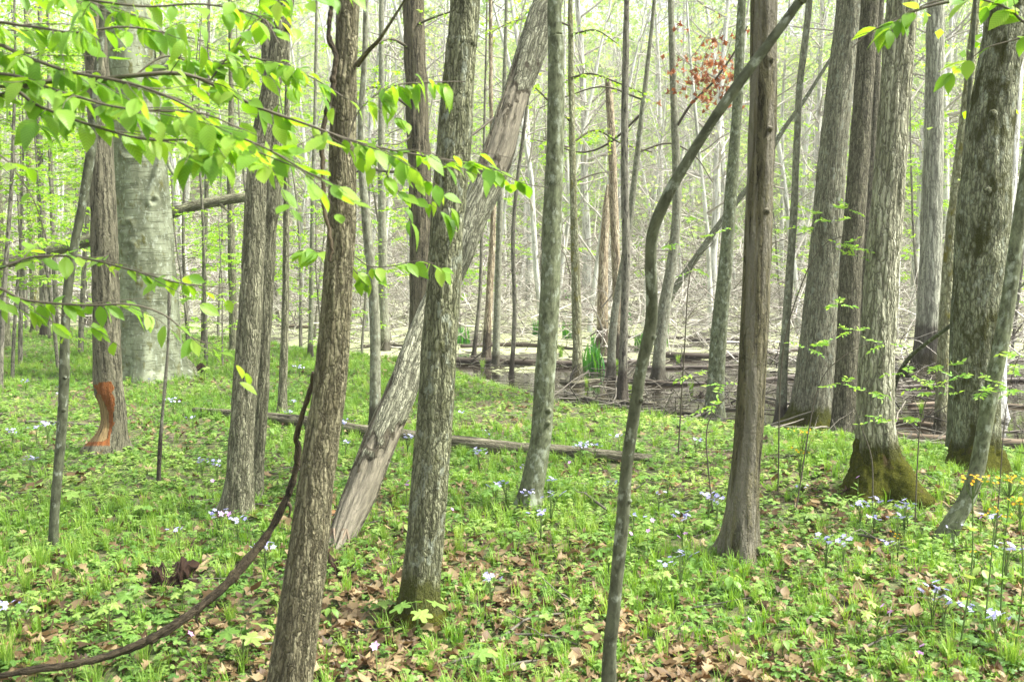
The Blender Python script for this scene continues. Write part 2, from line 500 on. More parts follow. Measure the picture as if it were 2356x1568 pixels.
def plain(name, a, b, scale=30, rough=.8, stretch=1):
    m, nt, out = new_mat(name)
    t = attr(nt, 'tint').outputs['Fac']
    bk = attr(nt, 'bk').outputs['Vector']
    f = math_n(nt, 'ADD', math_n(nt, 'MULTIPLY', noise(nt, mapped(nt, bk, (1, 1, stretch)), scale, 4), .7), math_n(nt, 'MULTIPLY_ADD', t, .8, -.35))
    principled(nt, out, mixc(nt, f, a, b), rough, None, .25)
    return m

M = {}
M['brown_plates'] = bark('brown_plate_bark', (.030, .024, .013), (.115, .095, .057), (.31, .27, .185), 95, .13)
M['green_plates'] = bark('green_plate_bark', (.035, .035, .018), (.115, .115, .062), (.31, .30, .205), 85, .2, lichen=.25, moss=(.12, .13, .03), moss_h=.17, moss_amt=.16)
M['slim_green'] = bark('slim_green_bark', (.05, .052, .03), (.12, .127, .078), (.22, .23, .155), 40, .5, 'smooth', lichen=.5, dist=.004)
M['sapling'] = bark('sapling_bark', (.04, .041, .025), (.085, .088, .058), (.15, .155, .11), 34, .5, 'smooth', lichen=.2, dist=.003)
M['striped'] = bark('striped_bark', (.022, .018, .009), (.068, .058, .033), (.14, .12, .072), 70, .10, 'ridges', stripe=(.21, .195, .145), dist=.014)
M['grey_ridges'] = bark('grey_ridge_bark', (.045, .040, .026), (.185, .17, .125), (.38, .355, .28), 78, .10, 'plates', moss=(.11, .12, .02), moss_h=.16, lichen=.15)
M['dark_ridges'] = bark('dark_ridge_bark', (.028, .024, .016), (.10, .09, .064), (.24, .215, .16), 85, .2, 'plates')
M['pale_flaky'] = bark('pale_flaky_bark', (.055, .048, .028), (.26, .245, .175), (.48, .46, .36), 58, .13, 'plates', moss=(.085, .09, .012), moss_h=.30, dist=.015)
M['mossy_big'] = bark('mossy_big_bark', (.035, .034, .018), (.145, .142, .088), (.33, .325, .235), 72, .25, 'plates', moss=(.075, .08, .014), moss_h=.22, moss_amt=.62, lichen=.3)
M['pale_water'] = bark('pale_wet_footed_bark', (.10, .095, .075), (.25, .245, .20), (.40, .39, .33), 34, .08, 'plates', foot=.75, moss=(.14, .15, .03), moss_h=.35)
M['beech'] = bark('smooth_beech_bark', (.09, .095, .06), (.195, .205, .15), (.30, .31, .235), 6, .45, 'smooth', dist=.006, moss=(.16, .16, .05), moss_amt=.34, lichen=.3, rings=True)
M['chewed'] = bark('chewed_ridge_bark', (.028, .025, .016), (.095, .085, .06), (.22, .195, .145), 75, .09, 'ridges', mask=(.40, .28, .13), mask2=(.25, .092, .028))
M['dead_lean'] = bark('dead_leaning_bark', (.035, .032, .02), (.19, .178, .128), (.38, .36, .285), 70, .14, 'plates', mask=(.36, .325, .24), mask2=(.10, .088, .06), moss=(.12, .13, .02), moss_amt=.06)
M['furrow'] = bark('grey_brown_furrowed_bark', (.038, .034, .021), (.15, .14, .095), (.33, .305, .225), 78, .12, 'plates')
M['shaggy'] = bark('dark_shaggy_bark', (.02, .016, .011), (.075, .062, .042), (.19, .16, .115), 55, .08, 'ridges', dist=.02)
M['thin_grey'] = bark('thin_grey_bark', (.08, .075, .055), (.19, .18, .14), (.31, .30, .24), 40, .4, 'smooth', foot=.12, dist=.004, lichen=.2)
M['thin_dark'] = bark('thin_dark_bark', (.04, .034, .03), (.12, .105, .085), (.22, .20, .17), 55, .2, 'ridges', foot=.3, dist=.006)
M['thin_mossy'] = bark('thin_mossy_bark', (.12, .11, .05), (.24, .225, .14), (.34, .33, .24), 40, .4, 'plates', moss=(.27, .25, .04), moss_amt=.35, foot=.1)
M['snag'] = bark('broken_snag_bark', (.10, .06, .035), (.33, .25, .17), (.48, .40, .31), 45, .2, 'plates', foot=.45)
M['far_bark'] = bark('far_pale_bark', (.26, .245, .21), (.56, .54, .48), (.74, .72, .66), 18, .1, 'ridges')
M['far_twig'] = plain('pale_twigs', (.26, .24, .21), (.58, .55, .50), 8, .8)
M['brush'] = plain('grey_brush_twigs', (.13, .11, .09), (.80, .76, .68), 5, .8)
M['stick'] = plain('fallen_stick_wood', (.014, .012, .009), (.30, .275, .22), 7, .8)
M['wet_log'] = plain('wet_dark_log', (.028, .022, .018), (.13, .105, .08), 16, .5, .2)
M['brown_log'] = plain('brown_log_wood', (.085, .062, .04), (.30, .235, .165), 22, .7, .12)
M['grey_log'] = bark('grey_log_bark', (.022, .018, .013), (.085, .072, .050), (.21, .185, .14), 44, .09, 'ridges', moss=(.12, .13, .03), moss_amt=.1)
M['vine'] = bark('dark_vine_bark', (.012, .009, .006), (.034, .025, .017), (.08, .06, .04), 70, .06, 'ridges', dist=.006)
M['twig'] = plain('brown_green_twig', (.05, .042, .03), (.17, .15, .11), 40, .7)
M['rot'] = plain('rotten_red_wood', (.006, .004, .003), (.06, .030, .016), 60, .9)

M['leaf_near'] = leafm('beech_leaf', [(0, (.12, .27, .04)), (.45, (.22, .40, .055)), (.8, (.33, .51, .08)), (1, (.50, .60, .13))], .56, .38, True, 1.5)
M['leaf_mid'] = leafm('spring_leaf', [(0, (.14, .32, .03)), (.5, (.28, .50, .06)), (1, (.50, .64, .13))], .55, .45, False, 1.45)
M['leaf_far'] = leafm('far_spring_leaf', [(0, (.18, .32, .08)), (.5, (.34, .50, .14)), (1, (.56, .66, .24))], .5, .5, False, 1.3)
M['leaf_fresh'] = leafm('compound_spring_leaf', [(0, (.13, .32, .06)), (.5, (.24, .46, .08)), (1, (.45, .60, .12))], .5, .45, False, 1.3)
M['cover'] = leafm('ground_plant_leaf', [(0, (.06, .15, .03)), (.35, (.15, .29, .055)), (.7, (.29, .43, .10)), (1, (.52, .60, .20))], .42, .45, False, 1.3)
M['grass'] = leafm('grass_blade', [(0, (.09, .20, .03)), (.5, (.23, .40, .06)), (1, (.44, .55, .14))], .4, .5, False, 1.3)
M['iris'] = leafm('iris_blade', [(0, (.03, .14, .03)), (.5, (.07, .27, .035)), (1, (.19, .42, .05))], .35, .35, False, 1.3)
M['litter'] = leafm('dead_leaf', [(0, (.035, .021, .010)), (.3, (.11, .066, .030)), (.55, (.17, .115, .052)), (.86, (.33, .255, .14)), (1, (.30, .13, .035))], .22, .55, False, 1.2)
M['oak_dead'] = leafm('hanging_dead_leaf', [(0, (.16, .06, .025)), (.5, (.34, .15, .07)), (1, (.50, .29, .16))], .4, .6, False, 1.3)
M['phlox'] = leafm('phlox_petal', [(0, (.36, .36, .74)), (.6, (.52, .50, .82)), (1, (.74, .72, .88))], .3, .5, False, 1.1)
M['purple'] = leafm('pink_purple_petal', [(0, (.52, .22, .66)), (1, (.74, .45, .80))], .3, .5, False, 1.1)
M['yellow'] = leafm('yellow_petal', [(0, (.75, .42, .01)), (1, (.85, .62, .03))], .3, .5, False, 1.1)
m, nt, out = new_mat('green_moss'); M['moss'] = m
geo = nt.nodes.new('ShaderNodeNewGeometry'); pos = geo.outputs['Position']
mc_ = ramp(nt, [(.25, (.022, .026, .004)), (.5, (.075, .080, .010)), (.8, (.17, .165, .022))], noise(nt, pos, 55, 5, .75))
mc_ = mixc(nt, ramp(nt, [(.62, g(0)), (.72, g(1))], noise(nt, pos, 9, 4)), mc_, (.07, .05, .022))
principled(nt, out, mc_, .95, bump(nt, noise(nt, pos, 140, 4, .75), 1.0, .02), .1)
M['stem'] = plain('green_stem', (.07, .12, .03), (.16, .22, .07), 40, .6)

# ground: soil, humus and small leaf scraps; black wet mud in the swamp
m, nt, out = new_mat('forest_soil'); M['ground'] = m
geo = nt.nodes.new('ShaderNodeNewGeometry'); pos = geo.outputs['Position']
v = nt.nodes.new('ShaderNodeTexVoronoi'); v.inputs['Scale'].default_value = 22; nt.links.new(pos, v.inputs['Vector'])
sc_ = nt.nodes.new('ShaderNodeSeparateColor'); nt.links.new(v.outputs['Color'], sc_.inputs[0])
c = ramp(nt, [(0, (.03, .02, .013)), (.5, (.10, .064, .04)), (.8, (.22, .15, .095)), (1, (.34, .25, .17))], sc_.outputs[0])
c = mixc(nt, noise(nt, pos, 3, 5), c, (.045, .035, .02))
gfar = ramp(nt, [(.35, g(0)), (.6, g(1))], noise(nt, pos, .9, 4))
c = mixc(nt, math_n(nt, 'MULTIPLY', gfar, .55), c, (.085, .15, .03))
sz = nt.nodes.new('ShaderNodeSeparateXYZ'); nt.links.new(pos, sz.inputs[0])
wet = ramp(nt, [(0, g(1)), (1, g(0))], math_n(nt, 'MULTIPLY_ADD', math_n(nt, 'ADD', sz.outputs[2], math_n(nt, 'MULTIPLY', noise(nt, pos, 5, 4), -.12)), 9, 2.4))
mud = mixc(nt, ramp(nt, [(.55, g(0)), (.75, g(1))], noise(nt, pos, 26, 4, .7)), (.012, .010, .008), (.062, .053, .042))
c = mixc(nt, wet, c, mud)
rg = mixc(nt, wet, g(.9), ramp(nt, [(.4, g(.08)), (.6, g(.5))], noise(nt, pos, 9, 3)))
principled(nt, out, c, rg, bump(nt, noise(nt, pos, 40, 5, .65), .7, .02), .45)

# hillside soil is the same sheet; the water carries duckweed
m, nt, out = new_mat('duckweed_water'); M['water'] = m
geo = nt.nodes.new('ShaderNodeNewGeometry'); pos = geo.outputs['Position']
sz = nt.nodes.new('ShaderNodeSeparateXYZ'); nt.links.new(pos, sz.inputs[0])
far = math_n(nt, 'MINIMUM', math_n(nt, 'MULTIPLY_ADD', sz.outputs[1], .035, -.70), .05)
dn = math_n(nt, 'ADD', noise(nt, mapped(nt, pos, (1, .55, 1)), .8, 5, .62), far)
weed = ramp(nt, [(.47, g(0)), (.52, g(1))], math_n(nt, 'ADD', dn, math_n(nt, 'MULTIPLY_ADD', noise(nt, pos, 14, 4, .7), .22, -.11)))
wc = mixc(nt, noise(nt, pos, 30, 3), (.24, .27, .12), (.47, .49, .30))
b1 = principled(nt, None, (.020, .016, .010), .06, bump(nt, noise(nt, pos, 3, 2), .05, .01), .6)
b2 = principled(nt, None, wc, .6, bump(nt, noise(nt, pos, 60, 3), .5, .01), .3)
mx = nt.nodes.new('ShaderNodeMixShader'); nt.links.new(weed, mx.inputs[0]); nt.links.new(b1.outputs[0], mx.inputs[1]); nt.links.new(b2.outputs[0], mx.inputs[2])
nt.links.new(mx.outputs[0], out.inputs[0])

# ------------------------------------------------------------------ tagging
def tag(o, label=None, cat=None, group=None, kind=None):
    if label: o['label'] = label
    if cat: o['category'] = cat
    if group: o['group'] = group
    if kind: o['kind'] = kind
    return o

def thing(name, label, cat, loc, group=None, rotz=0.0, scale=1.0):
    o = bpy.data.objects.new(name, None); scene.collection.objects.link(o)
    o.empty_display_size = .1; o.location = [float(a) for a in loc]; o.rotation_euler = (0, 0, rotz); o.scale = (scale,) * 3
    return tag(o, label, cat, group)

def dup(root, loc, rotz=0.0, scale=1.0, label=None, group=None):
    r = root.copy(); scene.collection.objects.link(r)
    r.location = [float(a) for a in loc]; r.rotation_euler = (0, 0, rotz); r.scale = (scale,) * 3
    if label: r['label'] = label
    if group: r['group'] = group
    for ch in list(root.children):
        c = ch.copy(); scene.collection.objects.link(c); c.parent = r
        for gch in list(ch.children):
            d = gch.copy(); scene.collection.objects.link(d); d.parent = c
    return r


# ------------------------------------------------------------------ naming by place: which landmark a repeated thing stands next to
LM = [(125, 1260, 'the slim left-hand sapling'), (250, 1035, 'the gnawed orange-wounded tree'), (350, 850, 'the big smooth beech'),
      (545, 1180, 'the pale twin trunk'), (665, 1500, 'the brown foreground trunk'), (785, 1270, 'the leaning dead trunk'),
      (965, 1430, 'the greenish foreground trunk'), (1225, 1165, 'the slim green-grey trunk'), (1402, 1500, 'the crooked dark sapling'),
      (1705, 1280, 'the striped brown trunk'), (2030, 1130, 'the moss-footed pale trunk'), (2250, 1085, 'the big moss-patched trunk'),
      (2190, 1230, 'the leaning right-hand sapling'), (1870, 970, 'the broad grey trunk'), (1080, 1030, 'the long fallen log'),
      (1360, 830, 'the big iris clump'), (1650, 960, 'the pale grey swamp-edge trunk'), (865, 985, 'the thin bent grey tree')]
ORD = ['nearest', 'second', 'third', 'fourth', 'fifth', 'sixth', 'seventh', 'eighth', 'ninth', 'tenth', 'eleventh', 'twelfth',
       'thirteenth', 'fourteenth', 'fifteenth', 'sixteenth', 'seventeenth', 'eighteenth', 'nineteenth', 'twentieth']
pending = {}
def by_place(o, look, px, py):
    best = min(LM, key=lambda l: ((px - l[0]) ** 2 + ((py - l[1]) * 1.3) ** 2))
    dx, dy = px - best[0], py - best[1]
    side = 'left of' if dx < 0 else 'right of'
    if abs(dy) * 1.2 > abs(dx): side = 'in front of' if dy > 0 else 'behind'
    pending.setdefault((look, side, best[2]), []).append((math.hypot(dx, dy), o))

COL = [(150, 'the slim left-hand sapling'), (242, 'the gnawed orange-wounded tree'), (340, 'the big smooth beech'), (590, 'the pale twin trunk'),
       (785, 'the brown foreground trunk'), (850, 'the thin bent grey tree'), (965, 'the dark shaggy trunk'), (1025, 'the greenish foreground trunk'),
       (1270, 'the slim green-grey trunk'), (1500, 'the crooked dark sapling'), (1740, 'the striped brown trunk'), (1900, 'the broad grey trunk'),
       (2030, 'the moss-footed pale trunk'), (2260, 'the big moss-patched trunk'), (2345, 'the leaning right-hand sapling')]
def by_column(o, look, px):
    best = min(COL, key=lambda l: abs(px - l[0]))
    pending.setdefault((look, 'seen left of' if px < best[0] else 'seen right of', best[1]), []).append((abs(px - best[0]), o))

def flush_labels():
    for (look, side, name), lst in pending.items():
        lst.sort(key=lambda a: a[0])
        for i, (_, o) in enumerate(lst):
            tail = '' if len(lst) == 1 else (', nearest' if i == 0 else ', %s out' % (ORD[i] if i < 20 else 'farthest'))
            o['label'] = '%s %s %s%s' % (look, side, name, tail)

# ------------------------------------------------------------------ ground and water
def spaced(a, b, c, n1, n2_, n3):
    return np.concatenate([a, b, c])
gy = np.concatenate([np.linspace(-12, 1.5, 12), np.linspace(1.7, 12, 150), np.linspace(12.1, 30, 110), np.geomspace(30.3, 210, 80)])
gx = np.concatenate([-np.geomspace(130, 8.2, 60), np.linspace(-8, 8, 200), np.geomspace(8.2, 130, 60)])
X, Y = np.meshgrid(gx, gy)
V = np.stack([X, Y, height(X, Y)], -1)
ny, nx = X.shape
ii, jj = np.meshgrid(np.arange(ny - 1), np.arange(nx - 1), indexing='ij')
q = np.stack([ii * nx + jj, ii * nx + jj + 1, (ii + 1) * nx + jj + 1, (ii + 1) * nx + jj], -1).reshape(-1, 4)
tag(MB().add(V, [q]).build('ground', M['ground']), kind='structure')
wx = np.array([-95, 95.]); wy = np.array([6.5, 57.])
tag(MB().add([[-95, 6.5, WATER], [95, 6.5, WATER], [95, 57, WATER], [-95, 57, WATER]], [[[0, 1, 2, 3]]]).build('swamp_water', M['water']), kind='structure')

# ------------------------------------------------------------------ trees of the foreground
HERO = {}
def crown(root, top, direc, r0, h=4.5, leaves=420, seed=0, mat='brown_plates'):
    """limbs and leaves above the top of the picture"""
    k = 7
    st = np.array([top - direc * h * f for f in np.linspace(.55, 0, k)])
    az = U(0, 6.28, k)
    d = np.stack([np.cos(az) * .8, np.sin(az) * .8, U(.4, .9, k)], -1)
    p1 = grow(st, d, U(1.2, 2.6, k), 7, .16, .05); r1 = taper(r0 * .3, k, 7, .3)
    s, t, r, u = on_paths(p1, r1, 30, .3); p2 = grow(s, side_dirs(t, .8), U(.5, 1.3, 30), 5, .2, .03); r2 = taper(np.minimum(r * .6, .012), 30, 5, .3)
    mb = MB(); tubes(mb, p1, r1, 5); tubes(mb, p2, r2, 3); mb.build('limbs', M[mat], root)
    s, t, r, u = on_paths(p2, r2, leaves, .1)
    lb = MB(); leaf_at(lb, tpl_diamond(.4), s, perp(t), U(.07, .12, leaves), U(0, 1, leaves), .3)
    lb.build('leaves', M['leaf_mid'], root)

def lobes(th, seed):
    r = np.random.RandomState(seed)
    return sum(a * np.cos(k * th + p) for k, a, p in ((3, .5, r.uniform(0, 6)), (5, .35, r.uniform(0, 6)), (2, .3, r.uniform(0, 6))))

def trunk_mesh(rows, sides, step, amp=.004, freq=40, flare=.25, flare_h=.14, seed=0, lump=.04, fn=None, zbase=0.0):
    """rows: x y z r. returns MB"""
    rows = np.asarray(rows, float)
    L = np.linalg.norm(np.diff(rows[:, :3], axis=0), axis=1).sum()
    m = max(8, int(L / step)); c = crom(rows, m); c[:, 3] = np.interp(np.linspace(0, 1, m), np.concatenate([[0], np.cumsum(np.linalg.norm(np.diff(rows[:, :3], axis=0), axis=1))]) / L, rows[:, 3])
    p = c[None, :, :3]; t, n1, m2 = frames(p)
    th = np.arange(sides) * 2 * math.pi / sides
    cth, sth = np.cos(th), np.sin(th)
    Nn = n1[0][:, None] * cth[None, :, None] + m2[0][:, None] * sth[None, :, None]
    s = np.concatenate([[0], np.cumsum(np.linalg.norm(np.diff(c[:, :3], axis=0), axis=1))])
    s = s + c[0, 2] - zbase                                        # height above the soil at the foot
    R = np.repeat(c[:, 3:4], sides, 1)
    hq = np.maximum(s, 0)[:, None]
    R = R * (1 + flare * np.exp(-hq / flare_h) * (.7 + 1.5 * lobes(th, seed)[None]) + .10 * np.exp(-hq / .05) * (1 + 1.2 * lobes(th, seed)[None]))
    q = np.stack([np.broadcast_to(cth * 1.3, R.shape), np.broadcast_to(sth * 1.3, R.shape), np.repeat(s[:, None] * 2.2, sides, 1)], -1) + seed * 3.1
    R = R * (1 + lump * 2 * (vnoise(q, seed) - .5))
    r0 = c[:, 3:4]
    q = np.stack([r0 * cth * freq, r0 * sth * freq, np.repeat(s[:, None] * freq * .16, sides, 1)], -1) + seed
    nz = vnoise(q, seed + 1) * .65 + vnoise(q * 2.1, seed + 2) * .35
    R = R + amp * (np.clip(nz * 1.8 - .3, 0, 1) - .5) * 2
    tint = np.zeros(R.shape)
    V = p[0][:, None] + Nn * R[..., None]
    if fn is not None:
        R, tint = fn(V, Nn, R, s[:, None] + 0 * R, c)
        V = p[0][:, None] + Nn * R[..., None]
    bk = np.stack([r0 * cth, r0 * sth, np.repeat(s[:, None], sides, 1)], -1)
    i = np.arange(m - 1)[:, None] * sides; j = np.arange(sides)[None]; j2 = (j + 1) % sides
    f = np.stack([i + j, i + j2, i + sides + j2, i + sides + j], -1).reshape(-1, 4)
    mb = MB(); mb.add(V, [f, [list(((m - 1) * sides + np.arange(sides)))]], bk, tint.ravel())
    return mb, c

def tree(name, label, pts, mat, cat='tree', base=None, lean=None, ext=4.0, sides=48, step=.03, amp=.004, freq=42, flare=.25, flare_h=.14,
         seed=1, lump=.04, fn=None, top=True, leaves=260, part='trunk', sink=.25, group=None, moss=0):
    """pts: pixel x, pixel y, pixel width, from the foot up; lean: depth added at each point"""
    bp = base if base is not None else G(pts[0][0], pts[0][1])
    Yb = bp[1]; rows = []
    for i, (px, py, w) in enumerate(pts):
        Yp = Yb + (0 if lean is None else lean[i]); w3 = P(px, py, Yp)
        dep = w3[1] * cp - (w3[2] - CAMZ) * sp
        rows.append([*w3, w / 2 / F * dep])
    rows = np.array(rows); z0 = rows[0, 2]
    d = rows[0, :3] - rows[1, :3]; d = nrm(d)
    rows = np.vstack([np.append(rows[0, :3] + d * sink, rows[0, 3] * 1.05), rows])
    if ext:
        d = nrm(rows[-1, :3] - rows[-3, :3]); d = nrm(d + np.array([0, 0, .25]))
        rows = np.vstack([rows, np.append(rows[-1, :3] + d * ext * .5, rows[-1, 3] * .85), np.append(rows[-1, :3] + d * ext, rows[-1, 3] * .5)])
    root = thing(name, label, cat, rows[1, :3] + np.array([0, 0, 0.0]), group)
    mb, c = trunk_mesh(rows, sides, step, amp, freq, flare, flare_h, seed, lump, fn, z0)
    mb.build(part, M[mat], root)
    if moss:
        m_ = len(c); W = mb.v[0].reshape(m_, sides, 3); s_ = (np.concatenate([[0], np.cumsum(np.linalg.norm(np.diff(c[:, :3], axis=0), axis=1))]) + c[0, 2] - z0)[:, None]
        Nd = nrm(W - c[:, None, :3]); big_ = vnoise(np.stack([Nd[..., 0] * 2.2, Nd[..., 1] * 2.2, s_ * 3 + 0 * Nd[..., 0]], -1), seed); sm = vnoise(W * 34, seed + 1); ti = vnoise(W * 110, seed + 2)
        th_ = sstep(moss * 1.25, moss * .8, s_ + .55 * moss * (big_ - .4) * 2 + .12 * (sm - .5)) * (.012 + .020 * sm + .010 * ti) - .006
        k_ = int(np.searchsorted(s_[:, 0], moss * 2.2)); W2 = (W + Nd * th_[..., None])[:k_]
        i = np.arange(k_ - 1)[:, None] * sides; j = np.arange(sides)[None]; j2 = (j + 1) % sides
        MB().add(W2, [np.stack([i + j, i + j2, i + sides + j2, i + sides + j], -1).reshape(-1, 4)]).build('moss', M['moss'], root)
    if top and ext: crown(root, rows[-1, :3], nrm(rows[-1, :3] - rows[-2, :3]), rows[-1, 3] * 2, ext, leaves, seed, mat)
    HERO[label] = (root, c)
    return root, c

def pixpath(pts, Ys, w, n=None):
    """branch through pixels at given depths; w: widths in px"""
    rows = []
    for i, (px, py) in enumerate(pts):
        Yp = Ys if np.isscalar(Ys) else np.interp(i / (len(pts) - 1), np.linspace(0, 1, len(Ys)), Ys)
        q = P(px, py, Yp); ww = np.interp(i / (len(pts) - 1), np.linspace(0, 1, len(w)), w)
        rows.append([*q, ww / 2 / F * Yp])
    return crom(np.array(rows), n or max(6, len(pts) * 5))

def knots(mat, root, c, zs, side=-1, r=.02):
    for z in zs:
        mb = MB()
        i = np.argmin(abs(c[:, 2] - z)); p = c[i, :3]; rad = c[i, 3]
        d = nrm(np.array([side, -.8, .3])); st = p + d * rad * .7
        pp = np.stack([st, st + d * (.3 * rad + r * .6), st + d * (.3 * rad + r * 1.2)])[None]
        tubes(mb, pp, np.array([[r * 1.5, r, r * .35]]), 7, None, True)
        mb.build('knot', M[mat], root)

near, c1 = tree('brown_tree', 'brown trunk with long bark plates, lowest in the foreground, left of centre',
    [(655, 1640, 112), (665, 1568, 98), (705, 1300, 92), (728, 1100, 80), (757, 900, 73), (770, 760, 70), (778, 640, 66), (786, 520, 64), (788, 400, 62), (793, 200, 59), (800, 0, 52)],
    'brown_plates', sides=72, step=.02, amp=.0035, freq=60, flare=.12, seed=3)
bp1 = pixpath([(822, 150), (845, 120), (872, 92), (900, 50), (935, -5), (980, -80)], [near.location.y - .02, near.location.y - .3], [13, 9, 6, 4])
mb = MB(); tubes(mb, bp1[None, :, :3], bp1[None, :, 3], 8); mb.build('branch', M['brown_plates'], near)

green_near, c2 = tree('grey_tree', 'greenish grey trunk with flared mossy foot, in the foreground at centre left',
    [(962, 1432, 100), (966, 1380, 90), (972, 1300, 86), (990, 1100, 82), (1004, 900, 80), (1018, 700, 78), (1030, 500, 76), (1047, 300, 76), (1062, 100, 71), (1070, 0, 68)],
    'green_plates', moss=.05, sides=80, step=.022, amp=.0045, freq=50, flare=.28, flare_h=.09, seed=5)
mb = MB(); rt = pixpath([(930, 1425), (895, 1462), (858, 1490), (835, 1500)], [4.42, 4.1], [26, 18, 14, 8]); rt[:, 2] -= .01
tubes(mb, rt[None, :, :3], rt[None, :, 3], 10); mb.build('root', M['green_plates'], green_near); mb = MB()
rt = pixpath([(1000, 1430), (1040, 1465), (1080, 1480)], [4.4, 4.15], [20, 12, 6]); tubes(mb, rt[None, :, :3], rt[None, :, 3], 8)
mb.build('root', M['green_plates'], green_near)

def lean_fn(V, Nn, R, s, c):
    px, py = pix(V)
    front = -Nn[..., 1]
    nz = .55 * vnoise(V * 7, 9) + .45 * vnoise(V * np.array([38, 38, 13.]), 10)
    t1 = sstep(960, 1100, py + 260 * (nz - .5) + 60 * Nn[..., 0]) * sstep(-.2, .25, front + .5 * (nz - .5))
    t2 = sstep(130, 300, py + 190 * (nz - .5)) * (1 - sstep(320, 440, py + 200 * (nz - .5))) * sstep(-.1, .35, front + Nn[..., 0] * .5 + .4 * (nz - .5))
    strip = np.exp(-((Nn[..., 0] + .62) / .16) ** 2) * sstep(60, 180, py) * (1 - sstep(340, 430, py)) * .9 + np.exp(-((Nn[..., 0] + .7) / .15) ** 2) * sstep(820, 900, py) * .8
    t = np.clip(np.maximum(np.maximum(t1, t2), strip), 0, 1)
    crk = np.clip(vnoise(np.stack([np.arctan2(Nn[..., 1], Nn[..., 0]) * 3.2, s * 2.2, 0 * s], -1), 12) - .66, 0, 1) * 5
    return R * (1 - .11 * sstep(.4, .6, t)) - .014 * np.clip(crk, 0, 1) * sstep(.4, .6, t) + .006 * (nz - .5), t
leanr, cl = tree('leaning_dead_tree', 'leaning dead trunk losing its bark, bare wood at its splintered foot',
    [(778, 1262, 58), (800, 1200, 68), (832, 1125, 78), (880, 1000, 78), (925, 895, 72), (958, 800, 64), (1000, 700, 62), (1050, 600, 66), (1085, 505, 70), (1120, 425, 72), (1150, 345, 74), (1172, 270, 66), (1195, 200, 60), (1222, 120, 66), (1248, 40, 68), (1262, 0, 66)],
    'dead_lean', lean=np.linspace(0, 2.2, 16), sides=72, step=.022, amp=.004, freq=46, flare=.1, seed=7, fn=lean_fn, sink=.1, leaves=5, ext=2.5, top=False)
mb = MB(); n = 16; az = U(0, 6.28, n); ax_ = nrm(cl[14, :3] - cl[4, :3]); e1 = nrm(np.cross(ax_, [0, 1., 0])); e2 = np.cross(ax_, e1)
p0 = cl[9, :3] + (e1 * np.cos(az)[:, None] + e2 * np.sin(az)[:, None]) * cl[9, 3] * .92
tubes(mb, grow(p0, -ax_ + rs.normal(0, .22, (n, 3)), U(.06, .17, n), 4, .12, 0), taper(U(.006, .013, n), n, 4, .15), 5, U(0, 1, n)); mb.build('splinters', M['brown_log'], leanr)
slim, c4 = tree('slim_green_tree', 'slim smooth green-grey trunk at centre, moss-tinged, beside the leaning dead tree',
    [(1218, 1170, 56), (1232, 1080, 52), (1245, 1000, 48), (1252, 900, 47), (1264, 700, 45), (1271, 500, 43), (1278, 300, 40), (1279, 100, 36), (1276, 0, 32)],
    'slim_green', sides=48, amp=.002, flare=.3, flare_h=.1, seed=11)
knots('slim_green', slim, c4, [.55, .62], .5, .018)
crook, c5 = tree('crooked_sapling', 'crooked dark sapling bending right across the foreground',
    [(1400, 1620, 34), (1402, 1500, 30), (1412, 1400, 29), (1432, 1200, 30), (1441, 1080, 28), (1455, 980, 27), (1473, 860, 26), (1495, 760, 29), (1500, 690, 27), (1497, 600, 26), (1502, 535, 26), (1522, 480, 27), (1560, 405, 25), (1622, 305, 23), (1690, 205, 24), (1765, 105, 22), (1838, 5, 20), (1880, -60, 18)],
    'sapling', lean=np.linspace(0, -.5, 18), sides=32, step=.02, amp=.0012, freq=70, flare=.2, seed=13, lump=.08, ext=1.8, leaves=120)
knots('sapling', crook, c5, [.75, 1.12, 1.35], .9, .009)
striped, c6 = tree('striped_tree', 'straight brown trunk with pale vertical stripes, right of the crooked sapling',
    [(1700, 1285, 84), (1705, 1220, 76), (1712, 1120, 68), (1722, 1000, 64), (1733, 800, 63), (1742, 600, 62), (1750, 400, 60), (1756, 200, 59), (1758, 0, 58)],
    'striped', sides=72, step=.022, amp=.0045, freq=34, flare=.3, flare_h=.12, seed=17)
knots('striped', striped, c6, [2.25, 1.84, 2.6], .3, .017)
tree('broad_grey_tree', 'broad grey ridged trunk leaning slightly right at the swamp edge',
    [(1866, 978, 108), (1870, 930, 96), (1876, 860, 90), (1886, 760, 84), (1898, 620, 74), (1905, 500, 68), (1918, 330, 62), (1936, 180, 60), (1957, 0, 60)],
    'grey_ridges', moss=.07, sides=80, step=.03, amp=.007, freq=34, flare=.25, seed=19)
tree('dark_ridged_tree', 'dark reddish brown ridged trunk right beside the broad grey one',
    [(1938, 1005, 62), (1942, 950, 54), (1950, 800, 50), (1958, 620, 50), (1972, 430, 46), (1985, 230, 42), (2003, 0, 40)],
    'dark_ridges', sides=56, step=.035, amp=.006, freq=40, flare=.2, seed=23)
mossy, c9 = tree('moss_footed_tree', 'pale flaky trunk with a thick green moss skirt round its foot',
    [(2030, 1138, 130), (2026, 1090, 112), (2018, 1030, 88), (2014, 940, 80), (2016, 850, 78), (2024, 700, 76), (2036, 530, 73), (2050, 350, 68), (2060, 200, 68), (2074, 0, 70)],
    'pale_flaky', moss=.30, sides=110, step=.02, amp=.008, freq=34, flare=.3, flare_h=.16, seed=29)
big, c10 = tree('moss_patched_tree', 'big swollen grey trunk blotched with dark moss near the right edge',
    [(2248, 1088, 120), (2246, 1040, 104), (2246, 960, 96), (2248, 850, 96), (2250, 740, 102), (2256, 620, 112), (2264, 500, 116), (2270, 400, 108), (2280, 280, 98), (2298, 150, 92), (2320, 0, 92)],
    'mossy_big', moss=.2, sides=100, step=.022, amp=.008, freq=36, flare=.22, seed=31, lump=.06)
